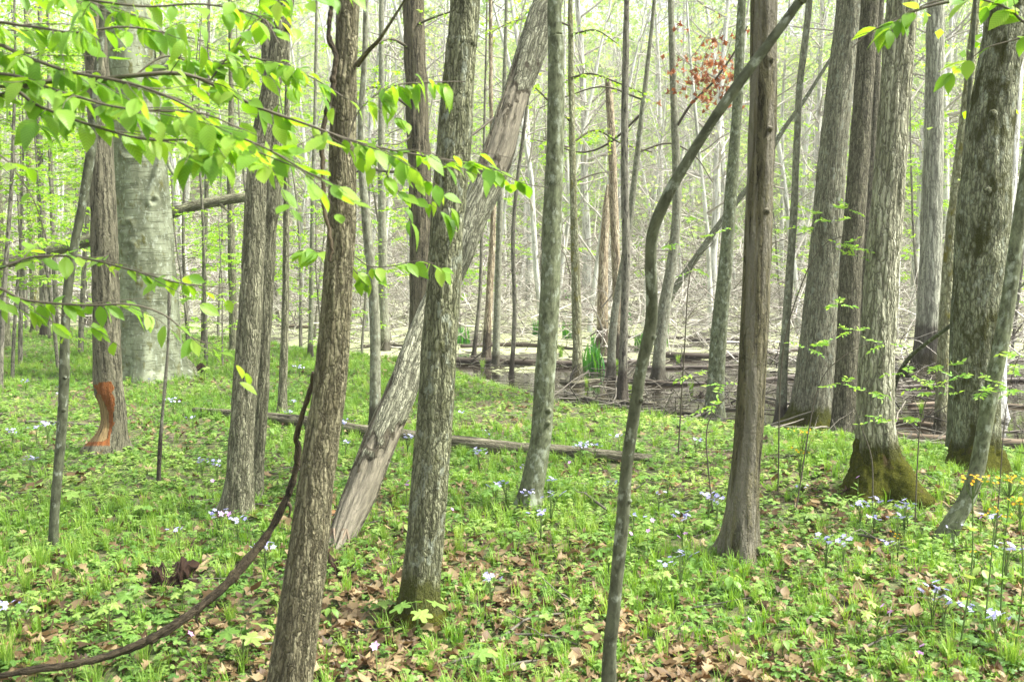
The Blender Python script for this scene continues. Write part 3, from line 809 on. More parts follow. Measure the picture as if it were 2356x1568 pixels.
knots('mossy_big', big, c10, [2.05, 2.6], -.3, .03)
tree('leaning_sapling', 'smooth grey-green sapling leaning right at the right edge',
    [(2172, 1240, 42), (2200, 1190, 38), (2228, 1140, 35), (2247, 1080, 34), (2262, 1000, 34), (2280, 900, 34), (2305, 780, 34), (2322, 680, 32), (2336, 580, 32), (2352, 470, 32), (2372, 330, 30)],
    'slim_green', sides=40, amp=.0015, flare=.15, seed=37, ext=3, leaves=120)
bran, c12 = tree('arching_sapling', 'thin dark sapling arching up right from behind the moss-footed trunk',
    [(2040, 985, 13), (2052, 920, 12), (2064, 870, 11), (2090, 825, 10), (2130, 790, 9), (2175, 758, 9), (2230, 715, 8), (2290, 690, 7), (2330, 672, 6), (2370, 640, 5)],
    'sapling', lean=[0, -.3, -.7, -1.3, -1.9, -2.4, -2.7, -2.8, -2.8, -2.8], sides=16, amp=.001, flare=.15, seed=41, ext=1.0, leaves=60)
def beech_fn(V, Nn, R, s, c):
    # root buttresses at the foot, eye-shaped scars
    th = np.arctan2(Nn[..., 1], Nn[..., 0])
    R = R * (1 + .17 * np.exp(-np.maximum(s, 0) / .28) * (np.cos(5 * th + .6) ** 3))
    px, py = pix(V)
    for (x, y, a) in ((292, 522, 16), (352, 462, 12), (296, 570, 16), (300, 345, 22), (388, 345, 14), (270, 640, 12)):
        d = np.sqrt((px - x) ** 2 + ((py - y) * 1.1) ** 2)
        R = R + .028 * np.exp(-((d - a) / 5.) ** 2) * (Nn[..., 1] < 0) - .03 * np.exp(-(d / a / .5) ** 2) * (Nn[..., 1] < 0)
    for k in range(16):
        y0 = 380 + k * 27 + 9 * math.sin(k * 5); x0 = 345 + 40 * math.sin(k * 2.7)
        R = R - .010 * np.exp(-((py - y0 - (px - 340) * .05) / 2.2) ** 2) * np.exp(-((px - x0) / 26) ** 2)
    return R, 0 * R
beech, cb = tree('beech', 'very big smooth pale beech trunk with scars and buttressed roots',
    [(352, 868, 170), (350, 840, 156), (346, 790, 142), (344, 700, 133), (338, 600, 127), (328, 450, 121), (318, 330, 117), (302, 150, 112), (288, 0, 108)],
    'beech', sides=160, step=.03, amp=.003, freq=6, flare=.07, flare_h=.25, seed=43, lump=.03, fn=beech_fn, sink=.5, leaves=700)
mb = MB()
for pts, ys, w in (([(345, 60), (365, 80), (378, 130), (352, 160), (400, 150)], [14.0, 13.4], [26, 24, 18, 10]),
                   ([(372, 330), (385, 370), (400, 400), (425, 410)], [13.6, 13.0], [14, 10, 8, 4])):
    b = pixpath(pts, ys, w); mb = MB(); tubes(mb, b[None, :, :3], b[None, :, 3], 8)
    mb.build('limb', M['beech'], beech)
mb = MB(); b = pixpath([(400, 826), (420, 838), (440, 852), (452, 868)], [14.1, 13.6], [46, 38, 26, 10]); tubes(mb, b[None, :, :3], b[None, :, 3], 12, None, True)
mb.build('root', M['mossy_big'], beech)

def chew_fn(V, Nn, R, s, c):
    px, py = pix(V)
    th = -Nn[..., 0] * .8 - Nn[..., 1] * .75                      # 1 = towards the left front
    nz = .6 * vnoise(V * 24, 3) + .4 * vnoise(V * np.array([90, 90, 40.]), 4)
    band = sstep(880, 897, py + 40 * (vnoise(V * 13, 6) - .5) + 26 * (nz - .5) + 16 * Nn[..., 0]) * (1 - sstep(1020, 1036, py))
    edge = np.interp(py, [880, 905, 950, 985, 1035], [-.02, .08, .05, .12, .35])
    rim = sstep(edge - .03, edge + .07, th + .5 * (nz - .5)) * band
    cedge = np.interp(py, [890, 915, 950, 985, 1010, 1035], [1.1, .85, .55, .5, .62, 1.0])
    core = sstep(cedge - .04, cedge + .1, th + .4 * (nz - .5)) * band * sstep(902, 915, py) * (1 - sstep(1004, 1022, py))
    depth = np.interp(py, [885, 910, 940, 965, 985, 1010, 1030], [0, .08, .34, .42, .36, .12, 0])
    R = R * (1 - depth * sstep(-.1, .75, th)) - .004 * rim + .004 * (nz - .5) * rim
    return R, rim * .48 + core * .5
gnawed, cg = tree('gnawed_tree', 'dark furrowed tree with an orange beaver-gnawed wound at its foot',
    [(248, 1040, 88), (252, 1000, 76), (254, 950, 68), (248, 860, 62), (244, 700, 60), (240, 560, 58), (234, 400, 55), (226, 200, 51), (212, 0, 50)],
    'chewed', sides=80, step=.018, amp=.005, freq=38, flare=.18, seed=47, fn=chew_fn)
slim_left, c15 = tree('slim_sapling', 'slim grey sapling at left, leaning slightly, in front of the gnawed tree',
    [(124, 1265, 20), (126, 1180, 21), (134, 1080, 22), (144, 960, 22), (148, 860, 23), (150, 760, 20), (158, 650, 21), (172, 560, 20), (190, 470, 20), (203, 390, 22), (214, 320, 22), (222, 240, 20), (224, 160, 17), (235, 60, 14)],
    'sapling', sides=28, amp=.001, flare=.15, seed=53, ext=2, leaves=120)
knots('sapling', slim_left, c15, [.78, .95], .5, .010)
twin, ct = tree('twin_trunk_tree', 'pale furrowed trunk of a close pair, the thicker left-hand one',
    [(543, 1186, 72), (550, 1120, 62), (556, 1000, 57), (563, 900, 54), (573, 760, 53), (582, 600, 49), (588, 440, 46), (600, 320, 44), (620, 220, 40), (638, 130, 40), (650, 50, 38), (658, 0, 36)],
    'furrow', sides=56, step=.025, amp=.005, freq=42, flare=.2, seed=59)
twinb, ct2 = tree('thin_twin_trunk_tree', 'thinner pale trunk of the close pair, right-hand one with a knobbly joint',
    [(588, 1150, 34), (592, 1080, 30), (598, 980, 30), (604, 880, 30), (608, 760, 31), (614, 640, 33), (620, 520, 34), (624, 478, 42), (627, 440, 36), (628, 340, 38), (624, 240, 34), (618, 140, 30), (612, 40, 26)],
    'furrow', sides=44, step=.025, amp=.004, freq=42, flare=.2, seed=61)
tree('shaggy_tree', 'dark shaggy-barked trunk behind the leaning dead one',
    [(972, 880, 56), (970, 800, 54), (968, 650, 50), (967, 500, 50), (965, 380, 50), (960, 250, 52), (953, 100, 48), (950, 0, 46)],
    'shaggy', base=G(972, 868), sides=56, step=.04, amp=.014, freq=26, flare=.1, seed=67)

# thin trees of the middle distance
mid = [
 ('thin_tree', 'thin bent grey tree rising between the brown trunk and the leaning dead one', [(865, 985, 27), (863, 850, 24), (862, 740, 24), (856, 640, 23), (848, 560, 21), (840, 480, 20), (832, 380, 18), (832, 250, 15), (840, 100, 12)], 'thin_grey'),
 ('thin_tree', 'thin straight dark-stemmed tree right of the twin trunks', [(648, 955, 22), (652, 850, 18), (657, 700, 16), (659, 500, 14), (660, 300, 12), (662, 100, 10)], 'furrow'),
 ('thin_tree', 'thin upright grey tree behind, between brown trunk and shaggy trunk', [(886, 806, 26), (882, 700, 22), (880, 560, 19), (878, 400, 17), (878, 200, 14), (878, 60, 12)], 'thin_grey'),
 ('yellow_mossy_tree', 'yellow-mossed thin tree standing beside the big iris clump', [(1328, 872, 24), (1328, 800, 21), (1326, 700, 21), (1322, 560, 17), (1318, 400, 15), (1314, 200, 13), (1312, 0, 11)], 'thin_mossy'),
 ('dark_wet_tree', 'black-footed dark straight tree in the mud right of the irises', [(1430, 918, 30), (1433, 860, 21), (1436, 740, 19), (1441, 600, 20), (1438, 450, 18), (1437, 300, 17), (1440, 100, 14), (1442, 0, 13)], 'thin_dark'),
 ('bent_pale_tree', 'pale thin tree crossing behind the dark straight one and leaning right', [(1405, 868, 21), (1410, 760, 18), (1424, 660, 16), (1442, 560, 15), (1456, 450, 15), (1466, 360, 13), (1478, 250, 11), (1500, 60, 9)], 'thin_grey'),
 ('pale_tree', 'pale grey tree bowed left behind the crooked dark sapling', [(1514, 872, 32), (1518, 800, 28), (1530, 700, 27), (1545, 610, 24), (1556, 500, 21), (1556, 380, 19), (1550, 220, 17), (1545, 60, 14)], 'thin_grey'),
 ('pale_tree', 'pale grey tree at the swamp edge, mossy footed, left of the striped trunk', [(1643, 965, 48), (1646, 900, 40), (1652, 800, 37), (1660, 700, 34), (1670, 600, 32), (1682, 440, 28), (1696, 250, 23), (1704, 60, 20)], 'slim_green'),
 ('thin_tree', 'thin grey tree just right of the striped trunk', [(1796, 972, 28), (1800, 880, 22), (1806, 780, 20), (1816, 640, 18), (1826, 500, 17), (1832, 360, 16), (1840, 200, 15), (1862, 0, 15)], 'thin_grey'),
 ('thin_tree', 'knobbly olive-barked thin tree just left of the big moss-patched trunk', [(2164, 992, 28), (2168, 880, 26), (2172, 780, 27), (2180, 650, 25), (2188, 540, 23), (2204, 400, 24), (2222, 250, 22), (2246, 20, 18)], 'thin_mossy'),
 ('thin_tree', 'thin grey pole touching the left side of the big moss-patched trunk', [(2185, 1042, 18), (2188, 950, 17), (2192, 850, 16), (2194, 740, 15), (2200, 640, 13), (2210, 480, 11), (2225, 300, 9)], 'sapling'),
 ('snag', 'broken brown snag with a jagged top standing in the swamp behind the irises', [(1385, 818, 30), (1386, 760, 26), (1387, 660, 24), (1390, 560, 20), (1396, 470, 17), (1400, 425, 9)], 'snag'),
 ('snag', 'tall orange-brown barkless dead trunk in the swamp, just left of the dark straight tree', [(1424, 838, 26), (1422, 760, 22), (1418, 620, 21), (1412, 480, 20), (1408, 340, 19), (1400, 180, 15)], 'snag'),
 ('swamp_tree', 'slim brown swamp tree with chewed foot, left of the slim green-grey trunk', [(1118, 826, 22), (1122, 760, 18), (1126, 680, 17), (1132, 560, 14), (1136, 420, 11), (1130, 250, 9)], 'snag'),
 ('swamp_tree', 'slim smooth pale swamp tree nearest left of the slim green-grey trunk', [(1140, 842, 18), (1144, 720, 16), (1148, 560, 14), (1152, 420, 12), (1160, 200, 9)], 'thin_grey'),
 ('swamp_tree', 'pencil-thin dark swamp tree left of the slim green-grey trunk', [(1176, 866, 11), (1184, 720, 10), (1180, 560, 9), (1190, 420, 8), (1215, 220, 7)], 'thin_dark'),
 ('swamp_tree', 'pair member, darker thin stem against the greenish trunk in the swamp', [(1090, 820, 10), (1104, 680, 9), (1108, 560, 8), (1112, 400, 6)], 'thin_dark'),
 ('swamp_tree', 'slim grey stem behind the brown foreground trunk, left side', [(714, 822, 12), (716, 700, 11), (718, 560, 10), (722, 380, 9), (726, 200, 8)], 'thin_grey'),
 ('thin_tree', 'slim dark tree left of the twin trunks', [(537, 808, 20), (536, 700, 18), (532, 540, 16), (530, 400, 15), (532, 250, 12), (530, 80, 9)], 'furrow'),
 ('thin_tree', 'thin dark stem between the beech and the twin trunks', [(468, 790, 12), (470, 640, 11), (474, 480, 10), (478, 300, 9), (480, 100, 7)], 'thin_dark'),
 ('thin_tree', 'dark upright trunk at far left beyond the slim sapling', [(104, 776, 22), (102, 690, 20), (98, 560, 18), (92, 420, 16), (90, 250, 13), (92, 100, 10)], 'thin_dark'),
 ('thin_tree', 'olive grey trunk at far left edge of the clearing', [(84, 764, 26), (82, 680, 24), (76, 560, 21), (70, 400, 18), (66, 200, 14)], 'thin_mossy'),
 ('thin_tree', 'very thin dark stem close right of the far left dark trunk', [(130, 772, 12), (126, 640, 11), (120, 480, 10), (114, 300, 9), (112, 120, 7)], 'thin_dark'),
 ('thin_tree', 'pale stem half hidden left of the gnawed tree', [(200, 742, 18), (199, 640, 16), (196, 520, 15), (195, 380, 13), (195, 150, 10)], 'thin_grey'),
 ('thin_tree', 'grey trunk cut by the left edge of the view', [(8, 800, 34), (4, 700, 28), (-2, 560, 24), (-8, 400, 20), (-10, 200, 16)], 'furrow'),
 ('dead_sapling', 'dead brown stick sapling standing in front of the beech', [(364, 1122, 8), (370, 1000, 8), (380, 880, 7), (387, 780, 7), (390, 642, 5)], 'thin_dark'),
]
for i, (nm, lb, pts, mt) in enumerate(mid):
    snag = nm in ('snag', 'dead_sapling'); bb = None
    tree(nm, lb, pts, mt, sides=20 if pts[0][2] < 24 else 28, step=.06, amp=.003 if mt not in ('snag', 'thin_mossy') else .007, freq=24, flare=.22, flare_h=.12, seed=70 + i,
         lump=.06, ext=0 if snag else 3.5, leaves=130, sink=.4 if pts[0][1] < 900 else .2, cat='dead tree' if snag else 'tree')
# pale wide tree standing in the water, and the trunk behind the mossy one
tree('wet_footed_tree', 'pale straight trunk standing in the swamp water with a dark wet foot',
     [(2133, 868, 78), (2134, 830, 62), (2137, 740, 55), (2141, 600, 49), (2145, 440, 45), (2150, 250, 41), (2152, 60, 38)], 'pale_water', sides=56, step=.05, amp=.008, freq=22, flare=.35, flare_h=.25, seed=101, sink=.5)
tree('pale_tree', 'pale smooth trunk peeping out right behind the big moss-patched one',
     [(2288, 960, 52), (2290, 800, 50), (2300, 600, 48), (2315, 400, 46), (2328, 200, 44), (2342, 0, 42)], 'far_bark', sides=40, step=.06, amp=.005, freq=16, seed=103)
tree('shadowed_tree', 'brownish trunk half hidden between the dark ridged and moss-footed trunks',
     [(1984, 905, 40), (1984, 800, 34), (1988, 650, 30), (1996, 480, 27), (2008, 300, 24), (2020, 80, 20)], 'dark_ridges', sides=32, step=.06, amp=.006, freq=22, seed=105, sink=.4)
tree('leaning_swamp_tree', 'dark bluish trunk leaning far right across the swamp to the striped trunk',
     [(1520, 735, 17), (1548, 672, 17), (1590, 610, 16), (1645, 530, 14), (1690, 470, 13), (1740, 405, 12), (1800, 302, 11), (1850, 232, 9), (1905, 145, 7), (1960, 60, 6)], 'sapling', sides=24, step=.08, amp=.003, freq=18, seed=107, sink=.8, leaves=100,
     base=P(1520, 735, 21.0))
# log lodged behind the beech
lg = pixpath([(-90, 632), (0, 606), (80, 588), (140, 571), (230, 545), (330, 513), (385, 494), (440, 476), (500, 463), (560, 454), (610, 448)], [15.6, 15.9], [30, 28, 24, 22])
o = MB(); tubes(o, lg[None, :, :3], lg[None, :, 3], 14, None, True)
r_ = thing('fallen_tree', 'grey fallen trunk hung up at a slant behind the big beech', 'fallen tree', lg[0, :3])
o.build('trunk', M['furrow'], r_)
mb = MB()
for x, y, dx, dy in ((130, 575, 30, -26), (500, 463, 40, 30), (250, 540, -14, 60)):
    b = pixpath([(x, y), (x + dx * .5, y + dy * .6), (x + dx, y + dy)], 15.8, [9, 6, 3]); mb = MB(); tubes(mb, b[None, :, :3], b[None, :, 3], 6)
    mb.build('branch_stub', M['furrow'], r_)

# the vines
def vine(label, pts, ys, w, seed):
    b = pixpath(pts, ys, w, len(pts) * 12); b[:, :3] += .006 * (vnoise(np.stack([np.arange(len(b)) * .3, np.full(len(b), seed), np.zeros(len(b))], -1) , seed)[:, None] - .5)
    b[:, 3] *= 1 + .35 * (vnoise(np.stack([np.arange(len(b)) * .45, np.full(len(b), seed + 4.), np.zeros(len(b))], -1), seed) - .5)
    r = thing('vine', label, 'vine', b[0, :3]); mb = MB()
    tubes(mb, b[None, :, :3], b[None, :, 3], 12, None, True); mb.build('stem', M['vine'], r)
    return r, b
def gp(px, py, up=0.0):
    return G(px, py)[1]
vr, vb = vine('thick dark grape vine snaking up from the lower left to the brown trunk',
     [(-60, 1566), (40, 1548), (150, 1530), (240, 1510), (320, 1480), (400, 1437), (460, 1395), (520, 1345), (570, 1290), (615, 1230), (652, 1160), (676, 1100), (686, 1040), (682, 1005), (694, 960), (712, 905), (724, 856)],
     [3.62, 3.66, 3.72, 3.85, 3.95, 3.95, 3.85, 3.75], [13, 16, 19, 21, 18, 15, 13, 11], 1)
mb = MB()
b2 = vb.copy(); k = len(b2); ph = np.linspace(0, 16, k)
b2[:, 0] += b2[:, 3] * .9 * np.cos(ph); b2[:, 2] += b2[:, 3] * .9 * np.sin(ph); b2 = b2[:int(k * .62)]
tubes(mb, b2[None, :, :3], b2[None, :, 3] * .55, 8)
mb.build('strand', M['vine'], vr)
mb = MB()
for x, y, pts in ((0, 0, [(465, 1392), (452, 1420), (458, 1440)]), (0, 0, [(290, 1492), (300, 1520), (280, 1552), (283, 1575)]), (0, 0, [(350, 1462), (345, 1500), (330, 1520)]), (0, 0, [(655, 1150), (668, 1165), (665, 1190)])):
    b = pixpath(pts, 3.95, [11, 8, 3]); mb = MB(); tubes(mb, b[None, :, :3], b[None, :, 3], 6)
    mb.build('stub', M['vine'], vr)
vine('dark vine hanging in loops close against the brown trunk',
     [(768, -60), (764, 0), (758, 50), (756, 90), (768, 118), (772, 135), (768, 170), (762, 215), (748, 270), (742, 330), (743, 400), (745, 470), (755, 520), (764, 565), (760, 600)],
     [near.location.y - .02, near.location.y - .07, near.location.y - .09], [9, 12, 13, 11, 9, 8], 5)
# ------------------------------------------------------------------ swamp and far woods
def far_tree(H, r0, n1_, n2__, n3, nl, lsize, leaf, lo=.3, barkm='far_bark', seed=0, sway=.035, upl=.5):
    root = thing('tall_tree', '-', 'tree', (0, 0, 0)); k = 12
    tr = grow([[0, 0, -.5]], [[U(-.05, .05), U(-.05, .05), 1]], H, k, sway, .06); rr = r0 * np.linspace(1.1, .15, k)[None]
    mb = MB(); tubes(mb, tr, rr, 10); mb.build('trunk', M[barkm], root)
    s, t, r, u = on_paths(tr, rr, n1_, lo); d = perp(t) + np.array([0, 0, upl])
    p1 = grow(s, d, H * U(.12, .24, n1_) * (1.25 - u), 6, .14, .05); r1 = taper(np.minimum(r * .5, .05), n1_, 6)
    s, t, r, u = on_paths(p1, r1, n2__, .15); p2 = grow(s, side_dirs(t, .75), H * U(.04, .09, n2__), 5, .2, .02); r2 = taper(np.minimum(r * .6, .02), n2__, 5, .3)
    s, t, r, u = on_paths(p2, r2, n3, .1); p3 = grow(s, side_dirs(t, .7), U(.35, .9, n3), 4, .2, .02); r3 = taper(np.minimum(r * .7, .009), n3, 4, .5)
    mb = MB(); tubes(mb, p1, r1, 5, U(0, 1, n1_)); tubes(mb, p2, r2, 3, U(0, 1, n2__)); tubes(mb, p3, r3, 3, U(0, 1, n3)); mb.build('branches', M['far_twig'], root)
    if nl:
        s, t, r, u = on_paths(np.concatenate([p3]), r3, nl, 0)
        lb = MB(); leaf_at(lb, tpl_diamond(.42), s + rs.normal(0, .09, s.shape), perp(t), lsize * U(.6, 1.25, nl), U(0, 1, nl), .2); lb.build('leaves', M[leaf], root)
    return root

protos = [far_tree(19, .15, 26, 150, 420, 2600, .15, 'leaf_far', seed=1), far_tree(17, .11, 22, 120, 420, 1300, .14, 'leaf_far', .25, seed=2),
          far_tree(21, .19, 26, 140, 460, 0, .1, 'leaf_far', .3, seed=3), far_tree(15, .085, 20, 110, 400, 500, .12, 'leaf_far', .2, seed=4),
          far_tree(16, .10, 24, 130, 460, 0, .12, 'leaf_far', .2, seed=5, sway=.06), far_tree(20, .16, 30, 190, 420, 4200, .17, 'leaf_far', .15, seed=6, upl=.25)]
used = set(); kinds = ['leafy pale tree', 'slim thin-leaved tree', 'tall bare tree', 'thin sparse tree', 'bare crooked tree', 'full green tree']
def place_far(k, x, y, sc, swamp):
    z = float(height(x, y)) - .1; rot = U(0, 6.28)
    o = protos[k] if k not in used else dup(protos[k], (x, y, z), rot, sc)
    if k not in used:
        used.add(k); o.location = (x, y, z); o.rotation_euler = (0, 0, rot); o.scale = (sc,) * 3
    if swamp:
        o['group'] = 'trees standing in the open swamp'; by_column(o, kinds[k] + ' in the swamp', float(pix(np.array([x, y, 1.5]))[0]))
    else:
        o['group'] = ['leafy trees on the far slope', 'thinly leaved trees on the far slope', 'bare trees on the far slope', 'sparse trees on the far slope', 'crooked bare trees on the far slope', 'full green trees on the far slope'][k]
        o['label'] = kinds[k] + ' on the wooded slope beyond the swamp'
done = []
def free(x, y, dmin):
    if any((x - a) ** 2 + (y - b) ** 2 < dmin * dmin for a, b in done): return False
    done.append((x, y)); return True
n_ = 0
while n_ < 95:
    y = U(24, 56); x = U(-1, 1) * (.6 * y + 2)
    if not free(x, y, 1.7) or y < shore(x) + 7: continue
    place_far(rs.choice([0, 1, 2, 3, 3, 4, 4, 2]), x, y, U(.55, .95), True); n_ += 1
n_ = 0
while n_ < 190:
    y = 57 + 78 * U(0, 1) ** 1.25; x = U(-1, 1) * (.6 * y + 3)
    if not free(x, y, 2.0): continue
    place_far(rs.choice([0, 0, 1, 5, 3, 2, 4, 5, 2]), x, y, U(.75, 1.15), False); n_ += 1

# far mass of young leaves and undergrowth on the slope
k = 90000
y = 55 + 110 * U(0, 1, k) ** 1.1; x = U(-1, 1, k) * (.6 * y + 5)
cl = n2(x, y, .16, 21); z = height(x, y) + U(0, 1, k) ** 1.2 * (3 + 16 * sstep(.35, .7, cl))
cn = vnoise(np.stack([x * .4, y * .4, z * .5], -1), 22); keep = cn > .42
pos = np.stack([x, y, z], -1)[keep]; k = len(pos); mb = MB()
put(mb, tpl_diamond(.5), pos, nrm(rs.normal(0, 1, (k, 3))), nrm(rs.normal(0, .6, (k, 3)) + [0, 0, 1]), U(.22, .5, k), np.clip(U(0, 1, k) * .6 + .4 * vnoise(pos * .25, 23), 0, 1))
tag(mb.build('far_foliage', M['leaf_far'], None, None, False), 'hazy young green foliage covering the far slope behind the swamp', 'foliage', kind='stuff')

# brush: pale dead twigs arching over the swamp
def brush(n, ylo, yhi, hmax, name, label, rmul=1.0, pw=1.0):
    y = ylo + (yhi - ylo) * U(0, 1, n) ** pw; x = U(-1, 1, n) * (.58 * y + 2)
    s = y - shore(x); ok = s > (2.0 if ylo > 12 else .3); x, y = x[ok], y[ok]; c = n2(x, y, .35, 31); ok = c > .28; x, y = x[ok], y[ok]; n = len(x)
    z = surf(x, y) + U(0, 1, n) ** 1.5 * hmax * .6
    az = U(0, 6.28, n); d = np.stack([np.cos(az), np.sin(az) * .6, U(-.1, 1.2, n)], -1)
    L = U(.6, 2.6, n) * hmax / 2.5; p = grow(np.stack([x, y, z], -1), d, L, 6, .22, -.06)
    p[..., 2] = np.maximum(p[..., 2], WATER - .05)
    mb = MB(); tubes(mb, p, taper((.007 + .016 * U(0, 1, n) ** 3) * rmul * np.sqrt(y / 20), n, 6, .35), 3, U(0, 1, n))
    k2 = n; s_, t, r, u = on_paths(p, taper(np.full(n, .006), n, 6), k2, .2); p2 = grow(s_, side_dirs(t, .8), U(.25, .9, k2) * hmax / 2.5, 4, .2, 0)
    tubes(mb, p2, taper(.0055 * rmul * np.sqrt(s_[:, 1] / 20), k2, 4, .5), 3, U(0, 1, k2))
    tag(mb.build(name, M['stick' if 'shore' in name else 'brush']), label, 'brush', kind='stuff')
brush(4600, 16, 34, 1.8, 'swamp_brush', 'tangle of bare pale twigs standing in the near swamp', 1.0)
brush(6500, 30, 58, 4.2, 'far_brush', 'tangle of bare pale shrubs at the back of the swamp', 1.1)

brush(900, 9, 18, .55, 'shore_brush', 'low scrub of fine dead twigs along the muddy shore')
# fallen sticks in the mud and across the swamp: too many to count
n = 5600
y = 7.5 + 26 * U(0, 1, n) ** 1.5; x = U(-1, 1, n) * (.58 * y + 1); s = y - shore(x); ok = (s > -.5) & (n2(x, y, .8, 33) > .3); x, y = x[ok], y[ok]; n = len(x)
az = np.where(U(0, 1, n) < .4, rs.normal(0, .5, n), U(0, 6.28, n)); d = np.stack([np.cos(az), np.sin(az), 0 * az], -1); lift = (U(0, 1, n) < .22) * U(.1, .5, n)
L = U(.12, .8, n) ** 1.1; p = grow(np.stack([x, y, 0 * x], -1), d, L, 5, .12, 0)
p[..., 2] = surf(p[..., 0], p[..., 1]) + U(0, .07, n)[:, None] + rs.normal(0, .006, (n, 5)) + lift[:, None] * np.linspace(0, .7, 5)[None]
mb = MB(); tubes(mb, p, taper(.003 + .011 * U(0, 1, n) ** 3, n, 5, .6), 4, U(0, 1, n))
tag(mb.build('stick_litter', M['stick']), 'broken sticks and twigs strewn over the black swamp mud', 'sticks', kind='stuff')
# sticks among the leaves of the dry floor
n = 700; y = 2.6 + 10 * U(0, 1, n) ** 1.2; x = U(-1, 1, n) * (.56 * y + .5); ok = y < shore(x); x, y = x[ok], y[ok]; n = len(x); az = U(0, 6.28, n)
p = grow(np.stack([x, y, 0 * x], -1), np.stack([np.cos(az), np.sin(az), 0 * az], -1), U(.08, .5, n), 5, .15, 0)
p[..., 2] = height(p[..., 0], p[..., 1]) + .012 + U(0, .03, n)[:, None]
mb = MB(); tubes(mb, p, taper(.0015 + .004 * U(0, 1, n) ** 2, n, 5, .5), 4, U(0, .8, n)); tag(mb.build('twig_litter', M['stick']), 'small twigs scattered among the dead leaves of the forest floor', 'twigs', kind='stuff')

# ------------------------------------------------------------------ logs and stumps
def log(name, label, pts, w, mat, cat='log', up=.35, group=None, deps=None, sides=20, stubs=0):
    rows = []
    for i, (px, py) in enumerate(pts):
        gq = G(px, py); dep = gq[1]; ww = np.interp(i / (len(pts) - 1), np.linspace(0, 1, len(w)), w); r = ww / 2 / F * dep
        rows.append([gq[0], gq[1], gq[2] + r * up, r])
    c = crom(np.array(rows), max(12, len(pts) * 8)); k = len(c)
    c[:, 3] *= 1 + .16 * (vnoise(np.stack([np.arange(k) * .5, np.full(k, len(HERO) + 1.), np.full(k, pts[0][0])], -1), 3) - .5)
    root = thing(name, label, cat, c[0, :3], group); mb = MB(); tubes(mb, c[None, :, :3], c[None, :, 3], sides, None, True); mb.build('trunk', M[mat], root)
    for j in range(stubs):
        i = rs.randint(3, k - 3); d = nrm(np.array([U(-.7, .7), U(-1, -.2), U(.4, 1)])); mb = MB()
        tubes(mb, grow([c[i, :3]], [d], U(.15, .5), 5, .15, 0), taper(c[i, 3] * .35, 1, 5, .3), 6); mb.build('branch_stub', M[mat], root)
    return root
log('long_log', 'long weathered grey log lying across the grass behind the leaning dead trunk', [(448, 952), (520, 962), (600, 972), (700, 984), (830, 1003), (930, 1017), (1050, 1033), (1180, 1046), (1320, 1056), (1430, 1064), (1500, 1066)], [15, 23, 27, 26, 32, 30, 30, 20], 'grey_log', up=1.1, stubs=1)
log('swamp_log', 'long dark wet log lying behind the slim green-grey trunk in the swamp', [(1035, 836), (1130, 838), (1250, 842), (1360, 841), (1490, 836)], [14, 14, 13, 10], 'wet_log', up=1.1, stubs=3)
log('swamp_log', 'dark wet log in the water between crooked sapling and striped trunk', [(1525, 822), (1620, 824), (1700, 820), (1780, 812), (1850, 808)], [15, 14, 13, 10], 'wet_log', up=.8, stubs=3)
log('swamp_log', 'thin dark log further out in the water, left of the striped trunk', [(1470, 850), (1560, 848), (1650, 846), (1720, 840)], [9, 9, 7, 5], 'wet_log', up=.8, stubs=1)
log('swamp_log', 'short curved grey log on the mud below the iris clump', [(1290, 876), (1318, 886), (1350, 882), (1378, 876)], [9, 13, 12, 8], 'grey_log', up=.7)
log('swamp_log', 'dark log low in the water just beyond the iris clump', [(1060, 800), (1160, 797), (1260, 800), (1330, 806)], [8, 10, 9, 6], 'wet_log', up=1, stubs=2)
log('swamp_log', 'dark log in the mud beneath the dark black-footed tree', [(1400, 872), (1470, 880), (1540, 886), (1620, 884)], [8, 11, 10, 7], 'wet_log', up=.9, stubs=1)
log('swamp_log', 'long dark log far out in the swamp right of centre', [(1380, 780), (1500, 778), (1620, 784), (1740, 780)], [7, 8, 8, 5], 'wet_log', up=1, stubs=3)
log('swamp_log', 'dark log crossing the mud behind the broad grey trunk', [(1740, 880), (1830, 872), (1930, 870), (2010, 864)], [9, 12, 12, 9], 'wet_log', up=1, stubs=1)
log('swamp_log', 'dark half-sunk log at the far right behind the moss-patched trunk', [(2060, 895), (2180, 890), (2290, 880), (2400, 876)], [9, 12, 11, 9], 'wet_log', up=1, stubs=1)
log('swamp_log', 'old grey log on the mud just beyond the grass, right of the slim trunk', [(1290, 915), (1370, 922), (1450, 930), (1510, 928)], [7, 9, 9, 5], 'grey_log', up=.9, stubs=1)
log('brown_log', 'thick smooth brown log on the mud behind the big moss-patched trunk', [(2060, 1008), (2160, 1018), (2260, 1024), (2350, 1030), (2420, 1034)], [17, 21, 23, 22], 'brown_log', up=.8)
log('brown_log', 'brown log on the mud just behind the moss-footed trunk', [(1962, 962), (2060, 972), (2150, 984), (2210, 988)], [13, 15, 13, 9], 'brown_log', up=.8, stubs=1)
log('swamp_log', 'dark log partly sunk behind the wet-footed pale trunk', [(1960, 832), (2040, 828), (2120, 822), (2200, 816)], [9, 10, 9, 6], 'wet_log', up=.7)
log('swamp_log', 'bleached log on the mud at the right edge', [(2090, 934), (2180, 930), (2280, 932), (2400, 940)], [8, 9, 8, 7], 'brown_log', up=.8, stubs=2)
log('swamp_log', 'dark log on the mud left of the pale grey swamp-edge trunk', [(1530, 950), (1600, 955), (1660, 966), (1720, 968)], [13, 12, 10, 7], 'grey_log', up=.6, stubs=2)
log('swamp_log', 'dark broken log in the swamp behind the brown foreground trunk', [(830, 800), (900, 800), (960, 806), (1040, 812)], [9, 11, 11, 8], 'wet_log', up=.8, stubs=3)
